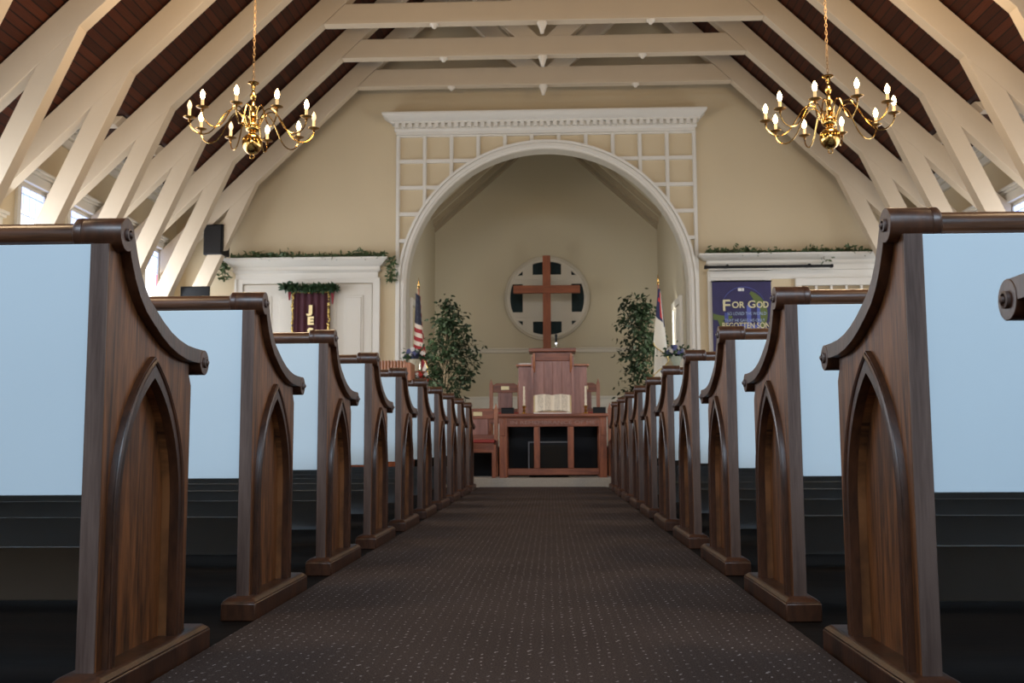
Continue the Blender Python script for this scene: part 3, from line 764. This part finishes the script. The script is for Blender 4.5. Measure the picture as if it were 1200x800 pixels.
flowers(1.62, 13.15, 1.423, 'violet and white flowers in a pale glass vase by the right arch pier', M['vase_glass'], [M['petal_blue'], M['petal_white'], M['petal_blue']], 8, .13, .17)
flowers(-1.60, 12.78, 1.201, 'red and white blossoms over green leaves beside the fluted organ', M['vase_cream'], [M['petal_red'], M['petal_white']], 14, .10, .06)
plant_stand(-1.60, 12.78, .462, .737, 'low wooden stand holding the red and white blossoms beside the organ')

# ------------------------------------------------------------------ organ console at the left
og = empty('organ', (-2.02, 12.28, .10)); tag(og, 'orange brown wooden organ console with a fluted top panel behind the left pews', 'organ')
MB().box(-.62, .34, -.20, .20, 0, 1.12).build('case', M['cherry'], og, bevel=.008)
fl = MB().box(-.60, .30, -.16, .17, 1.12, 1.375)
for i in range(24): fl.lathe([(.016, 1.125), (.016, 1.385)], (-.585+i*.038, -.165, 0), 8)
fl.build('fluted_panel', M['organ'], og)
for x in (-.61, .335): MB().box(x-.035, x+.035, -.19, .19, 0, 1.36).build('side_post', M['cherry_light'], og, bevel=.008)

# ------------------------------------------------------------------ communion table
tb = empty('communion_table', (.03, 12.12, .10)); tag(tb, 'red brown communion table with three open front panels below the pulpit', 'table')
MB().box(-.635, .635, -.27, .27, .700, .735).box(-.622, .622, -.255, .255, .685, .70).build('tabletop', M['cherry_x'], tb, bevel=.006)
MB().box(-.56, .56, -.24, -.20, .585, .685).build('apron', M['cherry_x'], tb, bevel=.004)
for a in (-1, 1):
    for b in (-1, 1):
        cx, cy = a*.575, b*.205
        MB().box(cx-.045, cx+.045, cy-.045, cy+.045, 0, .685).box(cx-.02, cx+.02, cy-.055*(1 if b < 0 else 1), cy+.045, .48, .685).build('leg', M['cherry'], tb, bevel=.005)
MB().box(-.53, .53, -.235, -.195, .03, .105).build('bottom_rail', M['cherry_x'], tb, bevel=.004)
for x in (-.185, .205): MB().box(x-.035, x+.035, -.235, -.20, .105, .585).build('upright', M['cherry'], tb, bevel=.004)
MB().box(-.53, .53, .20, .22, .03, .685).build('shade_sheet', M['black_cloth_shade'], tb)  # added black sheet standing in for the shade behind the open front
lt = MB(); facing_text(lt, 'IN REMEMBRANCE OF ME', .055, 0, -.242, .614, .98, .0015)
lt.build('carved_lettering', M['carved'], tb, smooth=False)
# amplifier under the table
am = empty('amplifier', (.04, 12.12, .105)); tag(am, 'black grilled amplifier with thin grey edge standing under the communion table', 'amplifier')
MB().box(-.29, .17, -.10, .14, 0, .40).build('cabinet', M['black'], am, bevel=.008)
gm = MB().box(-.27, .15, -.108, -.10, .02, .37)
for i in range(9): gm.box(-.26, .14, -.113, -.108, .04+i*.036, .05+i*.036)
gm.build('grille', M['speaker_grille'], am)
MB().box(-.30, -.285, -.115, -.10, 0, .41).box(-.30, .18, -.115, -.10, .395, .41).build('edge_strip', M['grey_metal'], am)
# cloth + open book + candlesticks + black boxes
YT = 12.12; ZT = .835
tag(MB().box(-.19, .245, 11.93, 12.16, ZT+.0005, ZT+.012).build('table_runner', M['white_cloth'], bevel=.004), 'small white cloth under the open book on the communion table', 'cloth')
bk = empty('open_book', (.028, 12.05, ZT+.0125)); tag(bk, 'large open book with cream printed pages propped on the communion table', 'book')
tilt = math.radians(24)
def book_surface(off, thick):
    mb = MB(); bm = mb.bm; n = 12; H = .20
    for s in (-1, 1):
        pr = []
        for i in range(n+1):
            t = i/n; x = s*t*.205; d = .030*math.sin(min(1, t*1.15)*PI*.9)*1.0+.004
            pr.append((x, d))
        for i in range(n):
            (x0, d0), (x1, d1) = pr[i], pr[i+1]
            P = lambda x, d, h: (x, -d*math.cos(tilt)+h*math.sin(tilt)-.02, .012+h*math.cos(tilt)+d*math.sin(tilt)+.018*abs(x)/.2*(0 if h > .1 else -1)+.012)
            f = bm.faces.new([bm.verts.new(P(*q)) for q in ((x0, d0+off, 0), (x1, d1+off, 0), (x1, d1+off, H), (x0, d0+off, H))])
            f2 = bm.faces.new([bm.verts.new(P(*q)) for q in ((x0, 0, H), (x1, 0, H), (x1, d1+off, H), (x0, d0+off, H))])
            f3 = bm.faces.new([bm.verts.new(P(*q)) for q in ((x0, 0, 0), (x1, 0, 0), (x1, d1+off, 0), (x0, d0+off, 0))])
        x, d = pr[-1]
        bm.faces.new([bm.verts.new(P(*q)) for q in ((x, 0, 0), (x, d+off, 0), (x, d+off, H), (x, 0, H))])
    bmesh.ops.remove_doubles(bm, verts=bm.verts, dist=1e-5)
    return mb
book_surface(.004, .02).build('pages', M['page'], bk)
cv = MB(); 
P = lambda x, d, h: (x, -d*math.cos(tilt)+h*math.sin(tilt)-.02, .012+h*math.cos(tilt)+d*math.sin(tilt))
for s in (-1, 1):
    a = [P(0, -.004, -.01), P(s*.222, -.004, -.01), P(s*.222, -.004, .215), P(0, -.004, .215)]; b_ = [P(0, .001, -.01), P(s*.222, .001, -.01), P(s*.222, .001, .215), P(0, .001, .215)]
    V = [cv.bm.verts.new(p) for p in a+b_]
    for f in ((0,1,2,3), (4,7,6,5), (0,4,5,1), (1,5,6,2), (2,6,7,3), (3,7,4,0)): cv.bm.faces.new([V[i] for i in f])
cv.build('book_cover', M['paper'], bk)
st = MB(); st.box(-.16, .16, -.03, .12, 0, .012); st.prism([(.115, .0), (.12, .0), (.10, .17), (.07, .17)], -.10, .10, 'X'); st.build('book_rest', M['cherry_x'], bk)
def candlestick(x, label, seed):
    root = empty('candlestick', (x, 12.05, ZT)); tag(root, label, 'candlestick', None)
    MB().lathe([(.032, 0), (.034, .008), (.018, .018), (.011, .03), (.018, .042), (.012, .055), (.016, .07), (.024, .085), (.026, .098), (.020, .10)], (0,0,0.0005), 20).build('holder', M['brass'], root)
    mb = MB()
    for ph in (0, PI):
        mb.tube([(.004*math.cos(ph+i*.55), .004*math.sin(ph+i*.55), .10+i*.0098) for i in range(24)], [.0105-.0001*i for i in range(24)], 8)
    mb.build('twisted_candle', M['ivory'], root)
    MB().tube([(0, 0, .32), (.001, 0, .345)], .0014, 5).build('wick', M['black'], root)
candlestick(-.305, 'brass candlestick with ivory twisted candle left of the open book', 1)
candlestick(.417, 'brass candlestick with ivory twisted candle right of the open book', 2)
for x, w in ((-.505, 'left'), (.585, 'right')):
    o = empty('black_box', (x, 12.22, ZT)); tag(o, 'small black box on the back %s corner of the communion table' % w, 'box')
    MB().box(-.075, .075, -.05, .05, 0.0005, .075).build('case', M['black'], o, bevel=.006); MB().box(-.077, .077, -.052, .052, .075, .083).build('lid', M['black'], o, bevel=.003)

# ------------------------------------------------------------------ pulpit
pp = empty('pulpit', (.035, 13.15, .462)); tag(pp, 'stepped red brown wooden pulpit with boarded front and lower side wings', 'pulpit')
MB().box(-.245, .245, -.14, .18, 0, 1.19).build('centre_body', M['cherry_panel'], pp, bevel=.006)
for s in (-1, 1):
    MB().box(min(s*.245, s*.435), max(s*.245, s*.435), -.12, .16, 0, 1.01).build('wing_body', M['cherry_panel'], pp, bevel=.006)
    MB().box(min(s*.25, s*.465), max(s*.25, s*.465), -.16, .19, 1.01, 1.035).build('wing_top', M['cherry_light'], pp, bevel=.004)
    MB().box(min(s*.24, s*.27), max(s*.24, s*.27), -.165, -.12, 0, 1.14).build('corner_stile', M['cherry_panel'], pp, bevel=.003)
    MB().prism([(-.14, .95), (-.145, .93), (-.19, 1.02), (-.19, 1.17), (-.14, 1.17)], s*.235-.016, s*.235+.016, 'X').build('bracket', M['cherry_light'], pp, bevel=.003)
MB().box(-.30, .30, -.21, .20, 1.19, 1.235).build('desk_top', M['cherry_x'], pp, bevel=.006)
MB().box(-.215, .215, -.152, -.14, 1.08, 1.17).box(-.22, .22, -.155, -.14, 1.075, 1.085).build('frieze', M['cherry_x'], pp, bevel=.003)
sm = MB()
for x in (-.11, .0, .12): sm.box(x-.003, x+.003, -.145, -.139, .02, 1.07)
sm.build('board_seam', M['cherry'], pp)
tag(MB().box(-.395, -.225, 13.02, 13.24, 1.4975, 1.512).build('hymn_book', M['white_cloth'], bevel=.003), 'white closed book lying on the left wing of the pulpit', 'book')
mi = empty('microphone', (.085, 13.10, 1.6975)); tag(mi, 'black microphone on a bright stem standing on the pulpit desk', 'microphone')
MB().lathe([(.030, 0), (.030, .012), (.012, .02), (.006, .03), (.006, .06), (.016, .06), (.016, .085), (.007, .09)], (0,0,0), 16).build('microphone_stem', M['steel'], mi)
MB().lathe([(.008, .09), (.014, .10), (.016, .16), (.018, .175), (.012, .19), (.004, .195)], (0,0,0), 16).build('microphone_head', M['black'], mi)

# ------------------------------------------------------------------ chancel chairs
def chancel_chair(x, y, z, w, bh, label, sh=.42):
    root = empty('chancel_chair', (x, y, z)); tag(root, label, 'chair', 'carved chairs in the chancel')
    hw = w/2
    for s in (-1, 1):
        MB().box(s*hw-.025, s*hw+.025, .20, .25, 0, bh-.03).prism([(s*hw-.025, bh-.03), (s*hw+.025, bh-.03), (s*hw+.012, bh+.005), (s*hw, bh+.05), (s*hw-.012, bh+.005)], .20, .25).build('back_post', M['cherry_light'], root, bevel=.003)
        MB().box(s*hw-.025, s*hw+.025, -.25, -.20, 0, sh-.04).build('leg', M['cherry'], root, bevel=.003)
    MB().prism([(-hw+.025, bh-.14), (hw-.025, bh-.14), (hw-.025, bh-.04), (hw-.07, bh-.015), (-hw+.07, bh-.015), (-hw+.025, bh-.04)], .205, .245).build('top_rail', M['cherry_x'], root, bevel=.004)
    MB().box(-hw+.025, hw-.025, .21, .24, sh+.02, sh+.08).build('bottom_back_rail', M['cherry_x'], root, bevel=.003)
    p = MB().box(-hw+.09, hw-.09, .215, .235, sh+.08, bh-.14)
    for q in (-1, 1): p.box(q*(hw-.11)-.012, q*(hw-.11)+.012, .205, .24, sh+.08, bh-.14)
    p.build('back_panel', M['cherry_panel'], root, bevel=.003)
    MB().box(-.055, .055, .198, .206, bh-.105, bh-.055).build('name_plate', M['brass_plate'], root, bevel=.002)
    MB().box(-hw-.005, hw+.005, -.26, .20, sh-.02, sh+.02).build('seat_cushion', M['seat_red'], root, bevel=.012)
    MB().box(-hw, hw, -.25, -.215, sh-.13, sh-.02).box(-hw, -hw+.03, -.25, .2, sh-.13, sh-.02).box(hw-.03, hw, -.25, .2, sh-.13, sh-.02).build('seat_frame', M['cherry_x'], root, bevel=.003)
    return root
chancel_chair(-.605, 13.63, .462, .38, .86, 'carved wooden chair with brass plate on the dais left of the pulpit')
chancel_chair(.46, 13.63, .462, .38, .86, 'carved wooden chair on the dais right of the pulpit')
chancel_chair(-.872, 12.13, .10, .44, .83, 'low wooden chair with red seat left of the communion table')
chancel_chair(.935, 12.13, .10, .44, .83, 'low wooden chair right of the communion table behind the pews')

# ------------------------------------------------------------------ wall speaker and monitor
sp = empty('loudspeaker', (-4.50, 13.50, 3.04)); tag(sp, 'black box loudspeaker hung on the truss brace left of the door cornice', 'loudspeaker')
sp.rotation_euler = (0, 0, -.12)
MB().box(-.135, .135, -.10, .14, 0, .41).build('cabinet', M['black'], sp, bevel=.008)
MB().box(-.12, .12, -.112, -.10, .015, .395).build('grille', M['speaker_grille'], sp, bevel=.004)
MB().box(-.03, .03, .14, .160, .15, .25).build('wall_bracket', M['grey_metal'], sp)
mo = empty('monitor', (-4.45, 12.60, 0)); tag(mo, 'black flat monitor on a floor stand behind the second left pew', 'monitor')
MB().box(-.185, .185, -.015, .02, 2.16, 2.48).build('casing', M['black'], mo, bevel=.006)
MB().box(-.165, .165, -.018, -.014, 2.18, 2.46).build('screen', plain('dark screen glass', (.006, .007, .008), .3, spec=.2), mo)
MB().lathe([(.02, .05), (.02, 2.2)], (0, .03, 0), 12).box(-.2, .2, -.17, .2, 0, .03).build('floor_stand', M['black'], mo)

# ------------------------------------------------------------------ banners
ba = empty('letter_banner', (-3.287, YW-.09, 1.55)); tag(ba, 'burgundy velvet banner with gold letters hanging on the left door', 'banner')
mb = MB(); n = 40
for i in range(n):
    x0, x1 = -.27+.54*i/n, -.27+.54*(i+1)/n
    y0, y1 = .012*math.sin(i*.9), .012*math.sin((i+1)*.9)
    mb.quad((x0, y0, 0), (x1, y1, 0), (x1, y1, 1.05), (x0, y0, 1.05))
bmesh.ops.remove_doubles(mb.bm, verts=mb.bm.verts, dist=1e-5)
mb.build('cloth', M['velvet'], ba)
rnd = random.Random(4); tn_ = MB()
path = [(-.25, .05+i*.02) for i in range(50)]+[(-.25+i*.02, 1.04) for i in range(26)]+[(.25, 1.04-i*.02) for i in range(50)]
for (x, z) in path: tn_.ball((x+rnd.gauss(0, .006), -.022, z+rnd.gauss(0, .005)), rnd.uniform(.012, .02), 1)
tn_.build('gold_tinsel', M['gold'], ba, smooth=False)
for i, ch in enumerate('JESUS'):
    lm = MB(); facing_text(lm, ch, .145, .0, -.024, .75-i*.158, .085, .004, .008); lm.build('letter', M['gold_letter'], ba, smooth=False)
for s, d in ((-1, .10), (1, .16)):
    MB().prism([(s*.30-.03, 1.10), (s*.30+.03, 1.10), (s*.30+.008, 1.03-d), (s*.30-.008, 1.03-d)], -.02, .0).build('tassel', M['red_cloth'], ba)
MB().tube([(-.33, -.01, 1.10), (.33, -.01, 1.10)], .008, 8).build('hanging_rod', M['brass_dark'], ba)
garland('pine_garland', -3.65, -2.91, YW-.20, 2.62, .06, 900, .08, M['leaf_pine'], 'short dark green pine garland across the top of the burgundy banner', (), 9)

bb = empty('scripture_banner', (2.62, YW-.09, 1.35)); tag(bb, 'purple banner lettered FOR GOD with green swirls, hanging on the right door', 'banner')
MB().box(-.40, .40, 0, .008, 0, 1.33).build('cloth', M['purple'], bb)
MB().tube([(-.41, .004, 1.33), (.41, .004, 1.33)], .010, 8).build('top_rod', M['black'], bb)
def arc_band(mb, cx, cz, r, a0, a1, w0, w1, y, n=24):
    pts = []
    O, I = [], []
    for i in range(n+1):
        t = i/n; a = a0+(a1-a0)*t; w = w0+(w1-w0)*math.sin(PI*t)
        O.append((cx+(r+w)*math.cos(a), cz+(r+w)*math.sin(a))); I.append((cx+(r-w)*math.cos(a), cz+(r-w)*math.sin(a)))
    for i in range(n):
        mb.quad(*[(max(-.395, min(.395, p[0])), y, max(.005, min(1.32, p[1]))) for p in (O[i], O[i+1], I[i+1], I[i])])
sw = MB(); arc_band(sw, -.25, 1.45, .62, 3.35, 4.9, .015, .05, -.004); arc_band(sw, -.12, .85, .40, -.5, .95, .02, .065, -.004); arc_band(sw, .1, 1.0, .45, 3.5, 5.2, .02, .07, -.0045)
sw.build('green_swirl', M['banner_green'], bb, smooth=False)
sw = MB(); arc_band(sw, .02, .95, .30, .3, 3.0, .001, .003, -.005); arc_band(sw, .1, .2, .5, 1.2, 2.4, .02, .05, -.005); sw.box(-.24, -.19, -.005, -.004, .45, .9); sw.box(.06, .12, -.005, -.004, .40, 1.0); sw.box(.2, .24, -.005, -.004, .6, 1.02)
sw.build('blue_swirl', M['banner_blue'], bb, smooth=False)
l1 = MB(); facing_text(l1, 'F', .22, -.215, -.009, .925, .10, .002, .002); facing_text(l1, 'OR', .12, -.055, -.009, .965, .17, .002, .002); facing_text(l1, 'G', .14, .13, -.009, .965, .10, .002, .002); facing_text(l1, 'OD', .12, .275, -.009, .965, .16, .002, .002)
l1.build('large_lettering', M['banner_gold'], bb, smooth=False)
l2 = MB(); facing_text(l2, 'SO LOVED THE WORLD', .06, .06, -.009, .865, .52, .001); l2.build('small_lettering', M['banner_bluegrey'], bb, smooth=False)
l2 = MB(); facing_text(l2, 'THAT HE GAVE HIS ONLY', .055, .03, -.009, .775, .54, .001)
l2.build('small_lettering', M['banner_bluegrey'], bb, smooth=False)
l3 = MB(); facing_text(l3, 'BEGOTTEN SON', .11, .045, -.009, .685, .64, .0015, .001); l3.build('lower_lettering', M['banner_gold'], bb, smooth=False)
MB().box(-.05, .00, -.008, -.003, 1.195, 1.235).box(.005, .03, -.008, -.003, 1.195, 1.235).build('white_emblem', M['banner_white'], bb)

# ------------------------------------------------------------------ chandeliers
def chandelier(x, y, label, phase, off=(), zc=3.065):
    root = empty('chandelier', (x, y, zc)); tag(root, label, 'chandelier', 'brass chandeliers over the pews')
    top = RZ-S_*abs(x-XC)-zc-.02
    MB().lathe([(.012, -.255), (.03, -.25), (.05, -.235), (.073, -.205), (.083, -.165), (.078, -.125), (.05, -.095), (.028, -.085), (.028, -.07), (.05, -.06), (.058, -.045), (.058, -.02), (.05, -.005),
                (.03, .01), (.026, .04), (.04, .055), (.026, .07), (.018, .11), (.030, .125), (.034, .14), (.020, .155), (.013, .20), (.024, .215), (.028, .235), (.018, .25), (.010, .28), (.018, .30), (.018, .325), (.045, .335), (.045, .345), (.012, .35)], (0,0,0), 28).build('column', M['brass'], root)
    MB().tube([(.018*math.cos(a*PI/8), 0, -.27+.018*math.sin(a*PI/8)) for a in range(16)], .004, 6, True).build('lower_ring', M['brass'], root)
    ch = MB(); z = .36; k = 0
    while z < top-.03:
        c = []
        for i in range(10):
            a = 2*PI*i/10; u, v = .009*math.cos(a), .020*math.sin(a)
            c.append((u, 0, z+v) if k % 2 else (0, u, z+v))
        ch.tube(c, .0022, 5, True); z += .031; k += 1
    ch.build('chain', M['chain'], root)
    MB().lathe([(.06, top), (.06, top-.01), (.02, top-.04), (.008, top-.045)], (0,0,0), 20).build('ceiling_rose', M['brass_dark'], root)
    for i in range(10):
        a = math.radians(phase+36*i); dx, dy = math.sin(a), -math.cos(a)
        prof = [(.05, -.03), (.075, .04), (.11, .095), (.155, .11), (.20, .085), (.245, .02), (.29, -.055), (.34, -.105), (.40, -.12), (.455, -.095), (.485, -.05), (.49, -.01)]
        # smooth the profile
        P2 = []
        for q in range(len(prof)-1):
            p0, p1, p2, p3 = prof[max(q-1, 0)], prof[q], prof[q+1], prof[min(q+2, len(prof)-1)]
            for tt in (0, .5):
                f = lambda j: .5*((2*p1[j])+(-p0[j]+p2[j])*tt+(2*p0[j]-5*p1[j]+4*p2[j]-p3[j])*tt*tt+(-p0[j]+3*p1[j]-3*p2[j]+p3[j])*tt**3)
                P2.append((f(0), f(1)))
        P2.append(prof[-1])
        arm = MB().tube([(r*dx, r*dy, z) for r, z in P2], .0055, 8).build('arm', M['brass'], root)
        c = (.49*dx, .49*dy, 0)
        MB().lathe([(.006, -.03), (.012, -.02), (.006, -.008), (.02, -.004), (.046, .006), (.048, .010), (.044, .010), (.012, .006)], c, 20).build('drip_pan', M['brass_dark'], arm)
        MB().lathe([(.012, .006), (.012, .07), (.008, .072)], c, 12).build('candle_sleeve', M['candle_sleeve'], arm)
        MB().lathe([(.007, .07), (.013, .080), (.019, .100), (.0165, .120), (.008, .138), (.001, .150)], c, 14).build('bulb', M['bulb_off'] if i in off else M['bulb_lit'], arm)
    ld = bpy.data.lights.new('chandelier_glow', 'POINT'); ld.energy = 100; ld.color = (1, .72, .44); ld.shadow_soft_size = .25
    lo = bpy.data.objects.new('chandelier_glow', ld); COL.objects.link(lo); lo.location = (x+.15, y-.15, zc+.85)
    return root
chandelier(-2.39, 8.0, 'brass ten-arm chandelier above the left pews with three dim bulbs', -34, (4, 7, 9), 3.075)
chandelier(2.235, 8.0, 'brass ten-arm chandelier above the right pews with every bulb lit', -63, (), 3.045)

# ------------------------------------------------------------------ pews
CURVE = [(0, .920), (.0126, .9175), (.0233, .9103), (.033, .899), (.043, .880), (.055, .856), (.072, .828), (.094, .802), (.124, .778), (.163, .759), (.205, .740), (.250, .724), (.300, .712), (.350, .705), (.402, .703), (.455, .703)]
def offset_curve(pts, d):
    out = []
    for i, p in enumerate(pts):
        a = Vector(pts[max(i-1, 0)]); b = Vector(pts[min(i+1, len(pts)-1)]); t = (b-a).normalized(); nrm = Vector((-t.y, t.x))
        q = Vector(p)-nrm*d; out.append((q.x, q.y))
    return out
LC, LW = .185, .190          # lancet centre and outer half width
def lancet(hw, zb, apex, n=14):
    """pointed arch outline, counter-clockwise from lower left"""
    spring = apex-hw*1.72
    Rr = (hw*hw+(apex-spring)**2)/(2*hw); pts = [(LC-hw, zb), (LC+hw, zb)]
    for i in range(n+1):
        a = math.asin((apex-spring)/Rr)*i/n
        pts.append((LC+hw-Rr+Rr*math.cos(a), spring+Rr*math.sin(a)))
    for i in range(n-1, -1, -1):
        a = math.asin((apex-spring)/Rr)*i/n
        pts.append((LC-hw+Rr-Rr*math.cos(a), spring+Rr*math.sin(a)))
    return pts
inner = offset_curve(CURVE, .033)
PLEN = 3.35
def make_pew(s):
    """origin: floor under the tall scroll, x=0 the aisle face of the scroll; s=+1 runs to +x, -1 to -x"""
    root = empty('church_pew', (0, 0, 0))
    def X(a, b): return (min(s*a, s*b), max(s*a, s*b))
    def sideplate(mb, outer, holes, a, b):
        x0, x1 = X(a, b); mb.add_mesh(plate_mesh(outer, holes, x1-x0), Matrix.Translation((x0, 0, 0)) @ SIDE)
    low = offset_curve(CURVE, .020)
    outl = [(-.03, .03), (.43, .03), (.435, .618), (.418, .645), (.418, .672)]+[p for p in low[::-1] if .0 < p[0] < .415]+[(.0, .865), (-.03, .865)]
    hole = lancet(LW-.033, .055, .622)
    for side, (a, b) in enumerate(((.022, .058), (PLEN-.058, PLEN-.022))):
        mb = MB(); sideplate(mb, outl, [hole] if side == 0 else [], a, b)
        e = mb.build('bench_end', M['oak'], root, bevel=.002)
        if side == 0:
            mb = MB(); sideplate(mb, lancet(LW-.036, .045, .63), [], .0475, .0565); mb.build('lancet_panel', M['oak'], e)
            mb = MB(); lo_, li_ = lancet(LW, .058, .665), lancet(LW-.034, .058, .620)
            sideplate(mb, lo_[1:]+[lo_[0]]+[li_[0]]+li_[:0:-1], [], .010, .030)
            mo_ = lancet(LW-.010, .06, .655)[2:]
            mb.tube([(s*.013, y, z) for (y, z) in [(LC+LW-.010, .06)]+mo_+[(LC-LW+.010, .06)]], .0075, 8)
            mb.build('lancet_moulding', M['oak_dark'], e)
            x0, x1 = X(.0225, .0575); MB().box(x0, x1, -.0345, -.0295, .04, .864).build('back_edge', M['oak_edge'], e)
        x0, x1 = X(-.012 if side == 0 else PLEN-.08, .085 if side == 0 else PLEN+.01)
        MB().box(x0, x1, -.085, .515, 0, .050).frustum((x0, x1, -.085, .515), (x0+.012, x1-.012, -.065, .495), .050, .062).build('plinth', M['oak_dark'], root, bevel=.004)
    rail = MB(); sideplate(rail, CURVE+inner[:3:-1]+[(.012, .885)], [], .0012, .0738)
    rail.lathe([(.0325, s*.0), (.033, s*.0008), (.033, s*.0795)], (0, .0, .887), 28, 'X')
    rail.lathe([(.029, .0), (.0295, s*.001), (.0295, s*.074), (.028, s*.075)], (0, .462, .674), 28, 'X')
    ro_ = rail.build('arm_rail', M['oak_dark'], root, bevel=.0025)
    for (y, z, r) in ((.0, .887, .0125), (.462, .674, .0125)):
        prof = [(r, .0), (r, -.005), (r*.72, -.006), (r*.68, -.002), (r*.45, -.003), (r*.42, -.009), (r*.1, -.011)]
        MB().lathe([(a, b*s) for a, b in prof], (0, y, z), 20, 'X').build('scroll_boss', M['oak_edge'], ro_)
    c0, c1 = (.076, .145)
    MB().lathe([(.0325, s*.0796), (.0335, s*.081), (.0335, s*.094), (.029, s*.098)], (0, 0, .887), 28, 'X').build('rail_collar', M['oak_dark'], root)
    MB().lathe([(.0265, s*.09), (.0265, s*(PLEN-.01))], (0, 0, .884), 28, 'X').build('back_rail', M['oak_x'], root)
    x0, x1 = X(.058, PLEN-.058)
    MB().box(x0, x1, -.028, -.006, .385, .865).build('back_board', M['pew_white'], root, bevel=.002)
    MB().box(x0, x1, .0, .43, .40, .425).build('seat', M['seat_wood_shade'], root, bevel=.006)
    MB().box(x0, x1, .385, .405, .13, .25).build('footboard', M['pew_grey'], root, bevel=.003)
    return root
YP = [1.938+.972*k for k in range(10)]
SC = ['nearest', 'second nearest', 'third nearest', 'fourth nearest', 'fifth nearest', 'sixth nearest', 'seventh nearest', 'third from the chancel', 'second from the chancel', 'farthest']
for s in (-1, 1):
    proto = make_pew(s); xs = -.82 if s < 0 else .638; side = 'left' if s < 0 else 'right'
    for k, y in enumerate(YP):
        p = proto if k == 0 else copy_tree(proto)
        p.location = (xs, y, 0)
        nm = SC[k]
        if s > 0 and k == 0: nm = 'nearest complete'
        tag(p, '%s dark oak pew with pale painted back, right of the carpeted aisle' % nm if s > 0 else '%s dark oak pew with pale painted back, left of the carpeted aisle' % nm, 'pew', 'oak pews %s of the aisle' % side)
    if s > 0:
        p = copy_tree(proto); p.location = (xs, YP[0]-.972+.012, 0)
        tag(p, 'dark oak pew cut off by the right edge, only its arm scroll showing', 'pew', 'oak pews right of the aisle')

# ------------------------------------------------------------------ light
def area(name, loc, rot, sx_, sy_, e, col, spread=PI):
    d = bpy.data.lights.new(name, 'AREA'); d.shape = 'RECTANGLE'; d.size = sx_; d.size_y = sy_; d.energy = e; d.color = col; d.spread = spread
    o = bpy.data.objects.new(name, d); COL.objects.link(o); o.location = loc; o.rotation_euler = rot; return o
# assumed cool daylight behind the camera: lamp added at the windowless rear wall
area('assumed_rear_light', (XC, YR+.05, 4.6), (math.radians(60), 0, 0), 5.5, 2.6, 260, (.66, .82, 1.0), math.radians(95))
# daylight from the side windows, plus an added lamp along each windowless near wall
for s in (-1, 1):
    xw = WL+.14 if s < 0 else WR-.14
    area('side_wall_light', (xw, 9.8, 2.15), (0, math.radians(-90 if s < 0 else 90), 0), 1.5, 7.6, 210 if s < 0 else 130, (.80, .88, 1.0))
    area('side_wall_light', (xw, 1.5, 2.15), (0, math.radians(-90 if s < 0 else 90), 0), 1.5, 7.6, 60, (.80, .88, 1.0))  # added lamp, no window along this stretch of wall
# added warm fill lamps over the near pews, no chandelier there
for x in (-2.3, 2.2):
    for y in (2.2, ):
        ld = bpy.data.lights.new('near_warm_fill', 'POINT'); ld.energy = 80; ld.color = (1, .72, .44); ld.shadow_soft_size = .3
        lo = bpy.data.objects.new('near_warm_fill', ld); COL.objects.link(lo); lo.location = (x, y, 3.3)
# added fill lamps by the closed side doors, put in to brighten the niche
for s in (-1, 1):
    area('niche_fill_light', ((NL+.1) if s < 0 else (NR-.1), 14.85, 1.9), (math.radians(90), 0, math.radians(-50 if s < 0 else 50)), .7, 1.5, 36, (1.0, .95, .84))
w = bpy.data.worlds.new('world'); scene.world = w; w.use_nodes = True
w.node_tree.nodes['Background'].inputs['Color'].default_value = (.75, .85, 1, 1); w.node_tree.nodes['Background'].inputs['Strength'].default_value = .6
scene.view_settings.view_transform = 'Standard'; scene.view_settings.look = 'None'
scene.view_settings.exposure = 0
